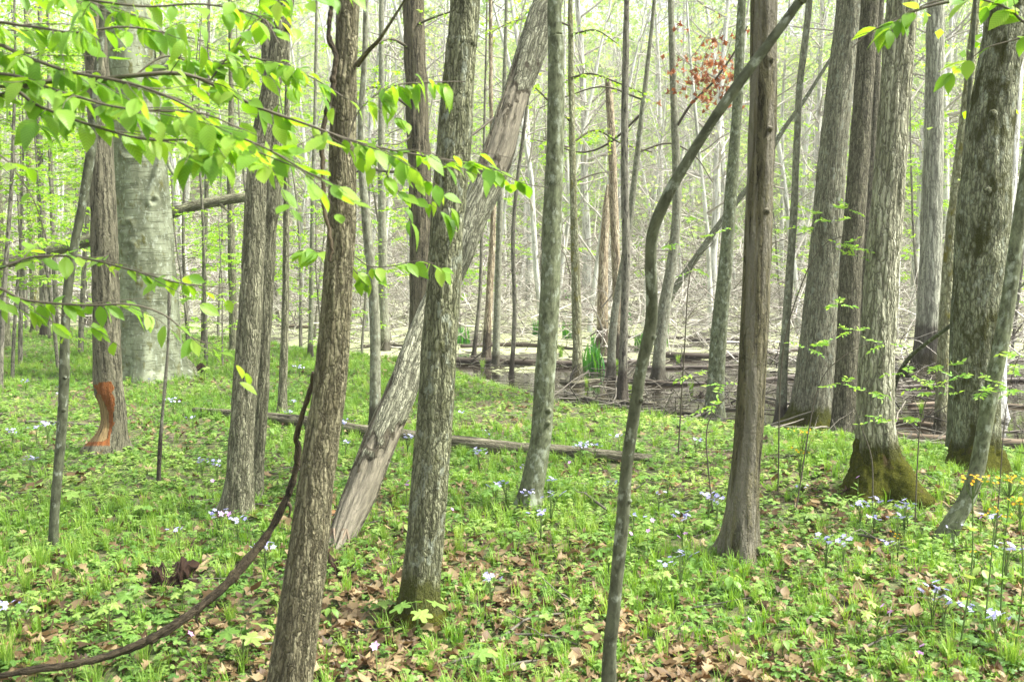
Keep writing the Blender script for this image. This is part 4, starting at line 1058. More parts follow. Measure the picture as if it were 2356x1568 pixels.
log('swamp_log', 'pale log far left of the open water beyond the twin trunks', [(640, 752), (720, 756), (800, 762)], [7, 8, 6], 'brown_log', up=.8, stubs=2)
stick_pts = [([(1345, 1140), (1372, 1168), (1400, 1182)], 'grey stick standing askew in the grass'), ([(1110, 1560), (1200, 1545), (1290, 1525), (1345, 1515)], 'grey branch lying on the dead leaves'),
             ([(1180, 1470), (1260, 1482), (1350, 1500)], 'dark thin branch lying on the dead leaves'), ([(1940, 1235), (2000, 1250), (2100, 1275)], 'dark twiggy branch lying in the grass'),
             ([(2100, 1450), (2030, 1490), (1950, 1515), (1860, 1540)], 'pale thin branch lying in low plants'), ([(1250, 1360), (1300, 1390), (1345, 1420)], 'thin brown stick lying in the leaves'),
             ([(60, 975), (130, 980), (230, 985)], 'dark stick lying behind the slim left-hand sapling'), ([(1720, 905), (1800, 930), (1890, 950)], 'bleached stick on the mud'),
             ([(1300, 905), (1400, 935), (1500, 945)], 'long bleached branch on the mud'), ([(1560, 985), (1640, 950), (1720, 945), (1800, 950)], 'pale arched branch on the mud'),
             ([(1010, 1545), (1090, 1530), (1150, 1528)], 'brown stick among curled leaves'), ([(1150, 1480), (1220, 1440), (1290, 1420)], 'slender twig lying among plants')]
for pts, look in stick_pts:
    rows = []
    for i, (px, py) in enumerate(pts):
        q = G(px, py); rows.append([q[0], q[1], q[2] + .02 + .02 * (i % 2), 5.0 / F * q[1] * (1 - .2 * i)])
    c = crom(np.array(rows), 20); r = thing('fallen_branch', '-', 'branch', c[0, :3], 'fallen branches on the ground'); mb = MB()
    tubes(mb, c[None, :, :3], c[None, :, 3] * .8, 8, None, True); mb.build('stick', M['stick'], r)
    mb = MB(); i = 9; tubes(mb, grow([c[i, :3]], [nrm(np.array([U(-1, 1), -.4, .8]))], U(.12, .25), 5, .2, 0), taper(c[i, 3] * .5, 1, 5), 5); mb.build('side_twig', M['stick'], r)
    by_place(r, look, pts[1][0], pts[1][1])

def stump(label, px, py, wpx, hpx, mat, seed, jag=.5):
    b = G(px, py); w = wpx / 2 / F * b[1]; h = hpx / F * b[1]; S = 72; K = 26
    th = np.arange(S) * 2 * math.pi / S; r_s = np.random.RandomState(seed)
    top = .35 + jag * vnoise(np.stack([np.cos(th) * 1.6 + seed, np.sin(th) * 1.6, 0 * th], -1), seed) * 1.6 - .35 * vnoise(np.stack([np.cos(th) * 8 + seed, np.sin(th) * 8, 0 * th], -1), seed + 2)
    t = np.linspace(0, 1, K)[:, None]
    R = w * (1 + .5 * np.exp(-t * 5)) * (.75 + .6 * vnoise(np.stack([np.cos(th) * 2 + 0 * t, np.sin(th) * 2 + 0 * t, t * 3 + 0 * th], -1) + seed, seed)) * (.8 + .4 * vnoise(np.stack([np.cos(th) * 9 + 0 * t, np.sin(th) * 9 + 0 * t, t * 4 + 0 * th], -1) + seed, seed + 1))
    Z = -.04 + t * h * top[None]
    V = np.stack([b[0] + R * np.cos(th), b[1] + R * np.sin(th), b[2] + Z], -1)
    Vi = np.stack([b[0] + R * .45 * np.cos(th), b[1] + R * .45 * np.sin(th), b[2] + Z * .5], -1)[-1:]
    i = np.arange(K)[:, None] * S; j = np.arange(S)[None]; j2 = (j + 1) % S
    q = np.stack([i + j, i + j2, i + S + j2, i + S + j], -1).reshape(-1, 4)
    VV = np.concatenate([V, Vi]); r = thing('rotten_stump', label, 'stump', b)
    mb = MB(); mb.add(VV, [q, [list(K * S + np.arange(S))]], VV - b, U(.2, .8, VV.shape[:2]).ravel()); mb.build('wood', M[mat], r)
    mb = MB(); n = 26; az = U(0, 6.28, n); p = np.stack([b[0] + w * 1.6 * np.cos(az) * U(.3, 1, n), b[1] + w * 1.6 * np.sin(az) * U(.3, 1, n), b[2] + 0 * az], -1)
    tubes(mb, grow(p, np.stack([np.cos(az), np.sin(az), U(.0, .8, n)], -1), U(.03, .09, n), 3, .2, 0), taper(U(.004, .012, n), n, 3, .3), 5, U(0, 1, n)); mb.build('splinters', M[mat], r)
stump('small dark rotten stump crumbling among dead leaves above the vine', 398, 1340, 84, 100, 'rot', 3)
stump('low reddish rotten stump at the splintered foot of the leaning dead trunk', 772, 1322, 54, 66, 'rot', 8)
stump('hollow dark mossy stump against the right side of the big beech', 432, 862, 56, 62, 'rot', 31, .3)
stump('dark mossy stub at the far left edge of the green floor', 8, 960, 30, 26, 'grey_log', 12)
stump('short dark stub in the mud left of the pale swamp-edge trunk', 1612, 912, 9, 44, 'wet_log', 15, .2)
stump('old brown stub standing in water left of the striped trunk', 1637, 880, 14, 100, 'brown_log', 21, .3)
stump('reddish decayed chunk lying in the dead leaves at the bottom edge', 1150, 1545, 40, 24, 'rot', 25)

# ------------------------------------------------------------------ irises and grass tufts
def clump(name, label, cat, nb, mat, lean, seed, w, part='blades', spread=.3):
    root = thing(name, label, cat, (0, 0, 0)); V, Fs = tpl_blades(nb, seed, spread, w, 5, lean)
    MB().add(V, Fs, V, np.repeat(np.random.RandomState(seed).uniform(0, 1, nb), 12)).build(part, M[mat], root)
    return root
iris0 = clump('iris_clump', 'tall dark green iris clump of sword leaves beside the yellow-mossed tree', 'iris', 52, 'iris', .38, 5, .036, spread=.85)
b = G(1366, 852); iris0.location = b; iris0.scale = (.60,) * 3
iris_spots = [(1310, 778, .75, 1), (1068, 790, .7, 1), (1475, 800, .6, 1), (1545, 672, 1.1, 0), (1590, 668, 1.0, 0), (1630, 672, .9, 0), (1300, 690, 1.0, 0), (1270, 676, .9, 0),
              (1500, 678, .9, 0), (1672, 668, .9, 0), (1380, 812, .8, 1), (1240, 770, .7, 1), (1520, 792, .7, 1), (1435, 745, .8, 0), (1340, 720, .8, 0), (50, 716, .9, 0), (95, 712, .9, 0), (10, 718, 1, 0), (1395, 668, .9, 0)]
for x, y, sc, near_ in iris_spots:
    o = dup(iris0, G(x, y), U(0, 6), sc * (.72 if near_ else 1.0), group='smaller iris clumps across the swamp')
    by_place(o, 'green iris clump in the shallow water', x, y) if near_ else by_column(o, 'small far iris clump', x)
tuft0 = clump('grass_tuft', '-', 'grass tuft', 90, 'grass', .55, 9, .008, spread=.35)
tufts = [(170, 1300, .20), (92, 1320, .22), (60, 1370, .18), (240, 1262, .12), (1735, 1390, .12), (2180, 1520, .14), (1880, 1560, .14), (2330, 1545, .2), (15, 1540, .2), (130, 1240, .14),
         (2340, 1090, .22), (1690, 1500, .13), (990, 1555, .1), (1480, 812, .3), (1560, 838, .25), (1420, 850, .25), (1260, 862, .2), (1350, 890, .2), (1590, 900, .2), (1450, 905, .18), (1110, 850, .25), (1290, 820, .3), (1640, 935, .22), (2120, 950, .2), (530, 1440, .15), (1055, 1275, .13), (700, 905, .16), (880, 1240, .12), (1870, 1430, .14), (2080, 1560, .15), (330, 1540, .16)]
for i, (x, y, sc) in enumerate(tufts):
    q = G(x, y); o = tuft0 if i == 0 else dup(tuft0, q, U(0, 6), sc)
    if i == 0: o.location = q; o.scale = (sc,) * 3
    o['group'] = 'grass tufts on the forest floor'; by_place(o, 'bright green grass tuft growing', x, y)

# ------------------------------------------------------------------ the forest floor
def scatter(n, pw, ylo=2.3, yhi=29.0, land=True, dens=None):
    y = ylo + (yhi - ylo) * U(0, 1, n) ** pw; x = U(-1, 1, n) * (.56 * y + .9)
    ok = (y < shore(x) + U(-.6, 1.3, n)) if land else np.ones(n, bool)
    if dens is not None: ok &= U(0, 1, n) < dens(x, y)
    return x[ok], y[ok]
def bare(x, y):
    """1 where dead leaves lie open, 0 where plants cover everything"""
    px, py = pix(np.stack([x, y, 0 * x], -1))
    b_ = .12 + .95 * sstep(1150, 1500, py) * (.55 + .45 * np.exp(-((px - 1150) / 900.) ** 2))
    b_ = b_ + .25 * np.exp(-((px - 1820) / 260.) ** 2 - ((py - 1170) / 80.) ** 2) - .2 * sstep(1900, 2356, px) * sstep(1200, 1500, py)
    return np.clip(b_ + 1.9 * (n2(x, y, 1.3, 41) - .5) + .9 * (n2(x, y, 4.5, 42) - .5), 0.03, 1)
# dead leaves
mb = MB(); x, y = scatter(75000, 1.8, dens=lambda x, y: (.15 + .85 * bare(x, y)) * (1 - .72 * sstep(5.5, 9, y))); n = len(x); kind = rs.randint(0, 6, n)
for j in range(6):
    w_ = kind == j; a, b = x[w_], y[w_]; k = len(a); az = U(0, 6.28, k)
    nrmz = nrm(np.stack([rs.normal(0, .27, k), rs.normal(0, .27, k), np.ones(k)], -1))
    T = (tpl_ovate(.30, .5), tpl_ovate(.36, -.4), tpl_ovate(.27, .9), tpl_oak(.35, 63), tpl_oak(.6, 64), tpl_lobed(.22, 71))[j]
    put(mb, T, np.stack([a, b, height(a, b) + .008 + .025 * U(0, 1, k)], -1), np.stack([np.cos(az), np.sin(az), rs.normal(0, .2, k)], -1), nrmz, U(.03, .075, k) * (1 + b * .02), U(0, 1, k) ** .9)
tag(mb.build('leaf_litter', M['litter']), 'curled brown and tan dead leaves covering the forest floor', 'leaf litter', kind='stuff')
# low green plants
def plant_tpl(seed, kind):
    r = np.random.RandomState(seed); parts = []
    if kind == 0:                                              # whorls of small oval leaves
        for lev, h in enumerate((.35, .7, 1.0)):
            for i in range(4):
                a = i * 1.57 + lev * .8 + r.rand() * .5; parts.append(xf(tpl_diamond(.3), a, r.uniform(-.3, .35), r.uniform(.38, .6) * (1.1 - .25 * lev), (0, 0, h)))
    elif kind == 1:                                            # three-parted lobed leaves
        for i in range(5):
            a = r.uniform(0, 6.28); d = r.uniform(.15, .6); parts.append(xf(tpl_maple(13, 3, seed + i, .2), a, r.uniform(-.5, .1), r.uniform(.55, .85), (math.sin(a) * d, math.cos(a) * d, r.uniform(.4, 1.0))))
    else:                                                      # lance leaves rising from the soil
        for i in range(7):
            a = r.uniform(0, 6.28); parts.append(xf(tpl_diamond(.17), a, r.uniform(.2, 1.2), r.uniform(.7, 1.15), (0, 0, 0)))
    st = np.array([[-.012, 0, 0], [.012, 0, 0], [0, 0, 1.0]]); parts.append((st, [np.array([[0, 1, 2]])]))
    return merge([(p[0], p[1]) for p in parts])
mb = MB()
for j in range(9):
    x, y = scatter(9500, 1.4, dens=lambda x, y: (1.12 - .85 * bare(x, y)) * (.45 + .9 * n2(x, y, 2.2, 50 + j)))
    ft = [(rt_.location.x, rt_.location.y, c_[1, 3]) for rt_, c_ in HERO.values() if rt_.location.y < 13 and rt_.location.y - shore(rt_.location.x) < .5]
    ft = np.repeat(np.array(ft), 3, 0); az = U(0, 6.28, len(ft)); rr_ = ft[:, 2] * 1.25 + U(0, .13, len(ft))
    x = np.concatenate([x, ft[:, 0] + rr_ * np.cos(az)]); y = np.concatenate([y, ft[:, 1] + rr_ * np.sin(az)]); n = len(x); az = U(0, 6.28, n)
    up = nrm(np.stack([rs.normal(0, .15, n), rs.normal(0, .15, n), np.ones(n)], -1))
    T = plant_tpl(80 + j, (0, 1, 2)[j % 3])
    put(mb, T, np.stack([x, y, height(x, y)], -1), np.cross(up, np.stack([np.cos(az), np.sin(az), 0 * az], -1)), up, U(.02, .06, n) * (1 + y * .02), np.clip(U(0, 1, n) * .7 + .5 * (n2(x, y, .7, 44) - .3), 0, 1))
tag(mb.build('ground_cover', M['cover'], None, None, False), 'fresh green low plants spreading over the forest floor', 'ground cover', kind='stuff')
# grass
mb = MB()
for j in range(5):
    x, y = scatter(7500, 1.0, dens=lambda x, y: np.clip((n2(x, y, .7, 70) - .42) * 5, .04, 1) * (1.1 - .8 * bare(x, y))); n = len(x); az = U(0, 6.28, n)
    T = tpl_blades(14, 90 + j, .5, .022, 3, .7); up = np.broadcast_to([0, 0, 1.], (n, 3))
    put(mb, T, np.stack([x, y, height(x, y)], -1), np.stack([np.cos(az), np.sin(az), 0 * az], -1), up, U(.05, .14, n) * (1 + y * .015), np.clip(U(0, 1, n) * .6 + .5 * (n2(x, y, .7, 45) - .3), 0, 1))
tag(mb.build('grass', M['grass']), 'fine bright green grass between the plants of the forest floor', 'grass', kind='stuff')

# ------------------------------------------------------------------ flowers
def petal_tpl(k, w, cup=.15):
    return merge([xf(tpl_diamond(w), i * 2 * math.pi / k, cup, 1.0, (0, 0, 0)) for i in range(k)])
def flower_plant(name, cat, nfl, h, head, fs, mat, seed, petals=5, w=.36, leaf=True):
    r = np.random.RandomState(seed); root = thing(name, '-', cat, (0, 0, 0)); mb = MB()
    top = np.array([[r.normal(0, head), r.normal(0, head), h * r.uniform(.88, 1.06)] for _ in range(nfl)])
    p = np.stack([np.zeros((nfl, 3)) + [0, 0, 0], top * [.15, .15, .5], top * [.45, .45, .8], top], 1)
    tubes(mb, p, taper(.0022, nfl, 4, .5), 3); mb.build('stem', M['stem'], root)
    if leaf:
        n = 8; lb = MB(); z = r.uniform(.1, .7, n) * h; az = r.uniform(0, 6.28, n)
        put(lb, tpl_diamond(.16), np.stack([0 * z, 0 * z, z], -1), np.stack([np.cos(az), np.sin(az), .5 + 0 * z], -1), np.tile([0, 0, 1.], (n, 1)), .045, r.uniform(0, 1, n)); lb.build('leaves', M['cover'], root, None, False)
    for t_ in top:
        fb = MB(); nm = nrm(np.array([[r.normal(0, .5), r.normal(-.5, .4), 1.]])); az = r.uniform(0, 6.28)
        put(fb, petal_tpl(petals, w), t_[None], perp_of(nm, az), nm, fs * r.uniform(.8, 1.1), r.uniform(0, 1)); fb.build('flower', M[mat], root, None, False)
    return root
def perp_of(n, az):
    a = nrm(np.cross(n, [[0, 1., .01]])); b = np.cross(n, a); return a * math.cos(az) + b * math.sin(az)
ph = [flower_plant('phlox', 'phlox', nf, .17, .028, .0165, 'phlox', s_) for nf, s_ in ((8, 1), (6, 2), (10, 3))]
pk = [flower_plant('pink_flower', 'flower', 1, .2, .004, .019, 'purple', 5), flower_plant('pink_flower', 'flower', 2, .17, .025, .017, 'purple', 6)]
wh = [flower_plant('white_flower', 'flower', 3, .12, .02, .013, 'phlox', 7)]
ye = [flower_plant('ragwort', 'ragwort', 7, .2, .03, .009, 'yellow', 8, 8, .2)]
PH = [(30, 990), (85, 983), (110, 986), (70, 1055), (135, 888), (140, 905), (400, 930), (445, 958), (465, 1058), (500, 1065), (413, 1212), (548, 1195), (665, 945), (675, 920), (610, 1268), (785, 980), (795, 1015),
      (690, 1085), (938, 1012), (1058, 945), (1102, 1048), (1140, 1122), (1165, 1118), (1215, 1132), (1268, 1152), (1245, 1188), (1130, 1327), (1350, 1016), (1368, 1022), (1335, 1032),
      (1400, 1110), (1455, 1190), (1570, 1200), (1565, 1285), (1545, 1300), (1630, 1145), (1650, 1150), (1600, 1015), (1978, 1160), (2010, 1166), (2000, 1187), (2080, 1172), (2062, 1192),
      (2088, 1165), (1900, 1250), (1940, 1245), (2053, 1248), (2145, 1375), (2170, 1380), (2210, 1392), (2290, 1415), (2313, 1275), (2290, 1200), (20, 1385), (1262, 1105), (345, 870), (505, 1190), (690, 850), (230, 860), (60, 880), (1210, 1075), (1425, 1010)]
PK = [(490, 1115), (512, 1197), (1040, 1168), (935, 1108), (1310, 1070), (1505, 1196), (1450, 1232), (1575, 1222), (1973, 1112), (2017, 1388), (1722, 1425), (870, 1498), (440, 1474), (1025, 1155), (1430, 1275), (2110, 1480), (1490, 1225), (1240, 1000), (2255, 1190)]
WH = [(1515, 1145), (800, 968), (1120, 1000), (1845, 1120), (2200, 1205)]
YE = [(1845, 1013), (1855, 1012), (1840, 1052), (1535, 1095), (2310, 1185), (2345, 1155), (2240, 1275), (2065, 1225)]
def put_flowers(plist, spots, look, group, h, smul=1.0):
    for i, (x, y) in enumerate(spots):
        q = G(x, y + F * h * smul / max(G(x, y)[1], 2.5)); s_ = U(.85, 1.2) * smul
        pr = plist[i % len(plist)]; o = pr if i < len(plist) else dup(pr, q, U(0, 6), s_)
        o.location = q; o.scale = (s_,) * 3; o['group'] = group; by_place(o, look, x, y)
put_flowers(ph, PH, 'pale blue phlox cluster', 'pale blue phlox dotted over the forest floor', .16)
put_flowers(pk, PK, 'small pink-purple flower', 'pink-purple flowers on the forest floor', .18)
put_flowers(wh, WH, 'tiny white flowers', 'small white flowers on the forest floor', .11)
put_flowers(ye, YE, 'low yellow ragwort', 'yellow ragwort plants', .19)
# tall ragwort at the right edge
def ragwort(label, bx, by, tx, ty, seed, nf=16, wid=.05):
    b = G(bx, by); top = P(tx, ty, b[1]); r = np.random.RandomState(seed); root = thing('tall_ragwort', label, 'ragwort', b)
    c = crom(np.array([b - [0, 0, .02], b * .5 + top * .5 + [r.normal(0, .015), 0, 0], top]), 12); mb = MB(); tubes(mb, c[None], np.linspace(.0042, .0022, 12)[None], 5, [.3]); mb.build('stem', M['stem'], root)
    n = 10; lb = MB(); i = r.randint(1, 9, n); az = r.uniform(0, 6.28, n)
    put(lb, tpl_lobed(.2, seed), c[i], np.stack([np.cos(az), np.sin(az), .6 + 0 * az], -1), np.tile([0, 0, 1.], (n, 1)), .05, r.uniform(0, .8, n)); lb.build('leaves', M['cover'], root, None, False)
    tp = c[-1] + np.stack([r.normal(0, wid, nf), r.normal(0, wid * .6, nf), r.uniform(.0, .035, nf)], -1)
    mb = MB(); p = np.stack([np.repeat(c[-2:-1], nf, 0), (c[-2] + tp) / 2 - [0, 0, .006], tp], 1); tubes(mb, p, taper(.0014, nf, 3, .7), 3); mb.build('flower_stalks', M['stem'], root)
    for t_ in tp:
        fb = MB(); nm = nrm(np.array([[r.normal(0, .4), r.normal(-.3, .4), 1.]])); put(fb, petal_tpl(9, .19, .1), t_[None], perp_of(nm, 1.), nm, .0085, r.uniform(0, 1)); fb.build('flower', M['yellow'], root, None, False)
ragwort('tall yellow ragwort in front of the leaning right-hand sapling', 2205, 1500, 2238, 1112, 1, 18, .032)
ragwort('tall yellow ragwort with the widest flower head at the right edge', 2300, 1450, 2325, 1112, 2, 22, .04)
ragwort('lower yellow ragwort head below the widest one at the right edge', 2330, 1520, 2345, 1160, 3, 10, .025)
ragwort('small-headed yellow ragwort between the two tallest ones', 2262, 1470, 2290, 1185, 4, 5, .02)

# ------------------------------------------------------------------ seedlings: maple and others with larger pale leaves
def seedling(seed, n, tpl, size, h):
    r = np.random.RandomState(seed); root = thing('seedling', '-', 'seedling', (0, 0, 0)); mb = MB(); az = np.arange(n) * 6.28 / n + r.uniform(0, 1); d = size * .55
    tp = np.stack([np.cos(az) * d * r.uniform(.3, 1, n), np.sin(az) * d * r.uniform(.3, 1, n), h * r.uniform(.8, 1.1, n)], -1)
    p = np.stack([np.zeros((n, 3)), tp * [.1, .1, .6], tp], 1); tubes(mb, p, taper(.002, n, 3, .6), 4); mb.build('stem', M['stem'], root)
    lb = MB(); put(lb, tpl, tp, np.stack([np.cos(az), np.sin(az), -.35 + 0 * az], -1), nrm(np.stack([.4 * np.cos(az), .4 * np.sin(az), 1 + 0 * az], -1)), size * r.uniform(.8, 1.15, n), .25 + .6 * r.uniform(0, 1, n)); lb.build('leaves', M['cover'], root, None, False)
    return root
sd = [seedling(1, 4, tpl_maple(seed=3), .085, .14), seedling(2, 5, tpl_maple(21, 3, 5), .06, .10), seedling(3, 6, tpl_ovate(.30, .4), .06, .11), seedling(4, 5, tpl_maple(25, 5, 8, .3), .07, .17)]
SD = [(960, 1470), (1240, 1455), (640, 1260), (300, 1430), (1100, 1560), (1450, 1040), (730, 1000), (860, 1060), (1060, 1080), (1345, 1060), (640, 1130), (120, 1160), (1300, 1165), (1480, 1120), (1710, 1090), (250, 1480),
      (2120, 1250), (1330, 1500), (1680, 1375), (1980, 1470), (560, 1530), (880, 1430), (2260, 1360), (470, 880), (600, 880), (1560, 1480), (1800, 1520), (420, 1420), (30, 1130), (1180, 1250), (760, 1440), (1400, 1350),
      (540, 1090), (330, 1200), (930, 1240), (1520, 1390), (1850, 1220), (1760, 1290), (2220, 1440), (60, 1460), (180, 1180), (450, 1160), (620, 1020), (1130, 1180), (1620, 1230)]
for i, (x, y) in enumerate(SD):
    q = G(x, y); s_ = U(.75, 1.25); o = sd[i] if i < 4 else dup(sd[i % 4], q, U(0, 6), s_)
    o.location = q; o.scale = (s_,) * 3; o['group'] = 'pale green seedlings on the forest floor'
    by_place(o, ['large-leaved pale maple seedling', 'small lobed green seedling', 'oval-leaved green seedling', 'tall lobed pale seedling'][i % 4], x, y)

# ------------------------------------------------------------------ leafy understorey behind
def spray(starts, dirs, L, mbw, mbl, nleaf, lsize, tmat=None, r0=.006, tpl=None, twigs=7, flat=.12):
    k = len(starts); p1 = grow(starts, dirs, L, 7, .1, .0); r1 = taper(r0, k, 7, .25); tubes(mbw, p1, r1, 4)
    n = k * twigs; s, t, r, u = on_paths(p1, r1, n, .15); side = nrm(np.cross(t, [[0, 0, 1.]])) * rs.choice([-1, 1], n)[:, None]
    p2 = grow(s, t * .6 + side * .8 + rs.normal(0, flat, (n, 3)), (np.mean(L) * .35) * U(.5, 1.1, n), 5, .1, -.01); r2 = taper(r0 * .35, n, 5, .3); tubes(mbw, p2, r2, 3)
    q, t, r, u = on_paths(np.concatenate([p2, p2[:, :, :]]), np.concatenate([r2, r2]), nleaf, .05)
    side = nrm(np.cross(t, [[0, 0, 1.]])) * rs.choice([-1, 1], nleaf)[:, None]
    ax = nrm(side * .8 + t * .6 + np.array([0, 0, -.35]) + rs.normal(0, .25, (nleaf, 3)))
    nm = nrm(np.array([0, 0, 1.]) + rs.normal(0, .35, (nleaf, 3)))
    put(mbl, tpl or tpl_diamond(.36), q, ax, nm, lsize * U(.65, 1.2, nleaf), np.clip(U(0, 1, nleaf) * .8 + .1, 0, 1))

def understorey(H, n, seed, leafn, ls, lo=.2):
    root = thing('leafy_sapling', '-', 'tree', (0, 0, 0)); tr = grow([[0, 0, -.2]], [[U(-.08, .08), U(-.08, .08), 1]], H, 10, .04, .04); rr = (.008 * H * .8 * np.linspace(1, .2, 10))[None]
    mb = MB(); tubes(mb, tr, rr, 8); mb.build('trunk', M['thin_dark'], root)
    s, t, r, u = on_paths(tr, rr, n, lo); az = U(0, 6.28, n); d = np.stack([np.cos(az), np.sin(az), U(-.05, .35, n)], -1)
    w, l = MB(), MB(); spray(s, d, U(.7, 1.0, n) * H * .27, w, l, leafn, ls); w.build('branches', M['twig'], root); l.build('leaves', M['leaf_mid'], root, None, False)
    return root
us = [understorey(6.5, 24, 1, 2300, .068), understorey(5.0, 20, 2, 1800, .062, .1), understorey(7.5, 26, 3, 2800, .072, .3)]
US = [(40, 15.5, .9), (110, 20, 1), (180, 17, 1), (-40, 18, 1), (270, 21, 1.05), (-10, 12.5, .8), (430, 19, .95), (500, 22, 1.0), (60, 24, 1.1), (690, 20, .95), (720, 24, 1), (470, 15.8, .75), (900, 23, 1.05), (830, 17.5, .8), (350, 24, 1), (-140, 15, 1), (150, 27, 1.1), (600, 26, 1.1), (1060, 25, .9), (1890, 22, .9), (2120, 24, .95), (2330, 20, .9), (2020, 30, 1.1), (1240, 30, 1.0), (1800, 33, 1.1), (1480, 36, 1.1), (2230, 32, 1.1), (980, 33, 1.1), (250, 16.5, .7), (20, 13.5, .6), (440, 17.5, .75), (130, 14.5, .6), (510, 15, .5), (-90, 13, .7), (740, 16, .6), (380, 26, 1.2), (200, 30, 1.3), (640, 31, 1.3)]
for i, (px, yy, sc) in enumerate(US):
    x = (px - CX) / F * yy; q = (x, yy, float(height(x, yy)) - .05); o = us[i] if i < 3 else dup(us[i % 3] if i < 28 else us[1 + (i % 2)], q, U(0, 6), sc)
    o.location = q; o.scale = (sc,) * 3; o.rotation_euler = (0, 0, U(0, 6)); o['group'] = 'leafy understorey saplings behind the clearing'
    by_column(o, ['tall leafy sapling', 'short bushy sapling', 'wide leafy sapling'][i % 3 if i < 28 else 1 + i % 2], px)

def branch_pix(mbw, mbl, pts, ys, w, leaf_n, lsize, tplv, twig_len=.3, mat=None, side_n=6, droop=.5, own=True, lo=.05, tintr=(0, 1)):
    """a branch through pixels carrying alternate leaves and short side twigs"""
    c = pixpath(pts, ys, w, 40); tubes(mbw, c[None, :, :3], c[None, :, 3], 6)
    paths = [c[None, ::5, :3]]; n = side_n
    if n:
        s, t, r, u = on_paths(c[None, :, :3], c[None, :, 3], n, max(lo, .1), .97)
        side = nrm(np.cross(t, [[0, 0, 1.]])) * np.where(np.arange(n) % 2, 1, -1)[:, None]
        p2 = grow(s, t * .75 + side * .65 + rs.normal(0, .12, (n, 3)), twig_len * U(.5, 1.1, n), 8, .07, -.02)
        tubes(mbw, p2, taper(np.minimum(r * .5, .0016), n, 8, .5), 4); paths.append(p2)
    k1 = int(leaf_n * (.4 if n else 1)); out = []
    for pth, kk, l0 in ((paths[0], k1, lo),) + (((paths[1], leaf_n - k1, .1),) if n else ()):
        q, t, r, u = on_paths(pth, np.ones(pth.shape[:2]), kk, l0, 1.0); side = nrm(np.cross(t, [[0, 0, 1.]])) * rs.choice([-1, 1], kk)[:, None]
        ax = nrm(side * .55 + t * .55 + np.array([0, 0, -droop]) + rs.normal(0, .34, (kk, 3)))
        nm = nrm(np.array([0, -.25, .9]) + rs.normal(0, .35, (kk, 3)) + side * .2)
        put(mbl, tplv[rs.randint(len(tplv))], q - [0, 0, .003], ax, nm, lsize * U(.6, 1.15, kk), tintr[0] + (tintr[1] - tintr[0]) * U(0, 1, kk))
OV = [tpl_ovate(.29, .25), tpl_ovate(.32, .5), tpl_ovate(.26, .1), tpl_ovate(.30, -.12), tpl_ovate(.24, .8)]

# the sapling whose branches hang in from the left; its stem stands just outside the picture
bs = thing('beech_sapling', 'near beech sapling whose leafy branches hang across the upper left', 'tree', (-1.95, 2.75, float(height(-1.95, 2.75))))
stem = crom(np.array([[-1.95, 2.75, -.1, .03], [-1.93, 2.74, 1.0, .027], [-1.9, 2.72, 2.0, .023], [-1.86, 2.7, 3.2, .015]]), 30)
mb = MB(); tubes(mb, stem[None, :, :3], stem[None, :, 3], 12); mb.build('trunk', M['sapling'], bs)
NB = [([(-390, 300), (-60, 240), (80, 192), (230, 182), (400, 168), (480, 190), (590, 245), (700, 284), (800, 320), (900, 345), (1030, 368), (1140, 388)], [2.7, 2.75, 2.8], [13, 12, 10, 7, 5, 3], 66, .064, .34, 16, .25),
      ([(-380, 230), (-60, 105), (60, 132), (160, 165), (300, 192), (420, 238), (520, 300), (620, 345), (700, 392), (765, 425)], [2.7, 2.4, 2.3], [11, 8, 6, 4], 80, .066, .3, 16, .1),
      ([(-370, 160), (-60, 60), (60, 60), (170, 75), (280, 62), (380, 75), (470, 95)], [2.7, 2.5, 2.5], [10, 7, 5, 3], 62, .062, .3, 12, .1),
      ([(-380, 120), (0, -10), (160, -5), (330, 15), (470, 10), (600, 40), (640, 100)], [2.7, 2.6, 2.6], [9, 6, 5, 3], 60, .062, .3, 12, .1),
      ([(-385, 320), (-30, 200), (90, 245), (200, 285), (330, 320), (450, 322), (560, 340), (650, 372), (740, 410)], [2.7, 2.5, 2.2], [10, 7, 5, 3], 58, .07, .25, 12, .2),
      ([(-380, 260), (-40, 170), (150, 215), (260, 245), (360, 255), (470, 262), (560, 300)], [2.7, 2.35, 2.3], [9, 6, 4], 44, .066, .3, 10, .15),
      ([(-385, 700), (-40, 628), (70, 592), (180, 592), (300, 620), (410, 650), (520, 662)], [2.7, 2.9, 3.1], [9, 7, 5, 3], 34, .062, .25, 8, .1),
      ([(-385, 720), (-60, 655), (60, 690), (200, 702), (300, 700), (380, 725), (440, 775), (490, 792)], [2.7, 2.7, 2.8], [9, 6, 5, 2], 42, .062, .28, 9, .12),
      ([(-380, 380), (-60, 340), (60, 430), (110, 560)], [2.7, 2.2, 2.3], [6, 4, 2], 8, .05, .15, 2, .3),
      ([(300, 182), (380, 130), (470, 150), (560, 130), (640, 150), (720, 180), (800, 230)], [2.78, 2.9, 3.0], [5, 4, 3], 46, .062, .25, 9, .05),
      ([(480, 190), (540, 110), (600, 40), (660, 10)], [2.8, 2.9], [5, 3], 34, .062, .25, 7, .05),
      ([(800, 318), (830, 250), (900, 200), (980, 190), (1070, 188)], [2.8, 2.9], [4, 3], 20, .06, .2, 5, .25),
      ([(900, 345), (890, 400), (930, 450), (985, 460)], [2.8, 2.8], [4, 3], 12, .058, .15, 3, .35),
      ([(1030, 368), (1085, 372), (1130, 385), (1200, 420), (1262, 432)], [2.8, 2.8], [3, 2], 13, .06, .12, 3, .1)]
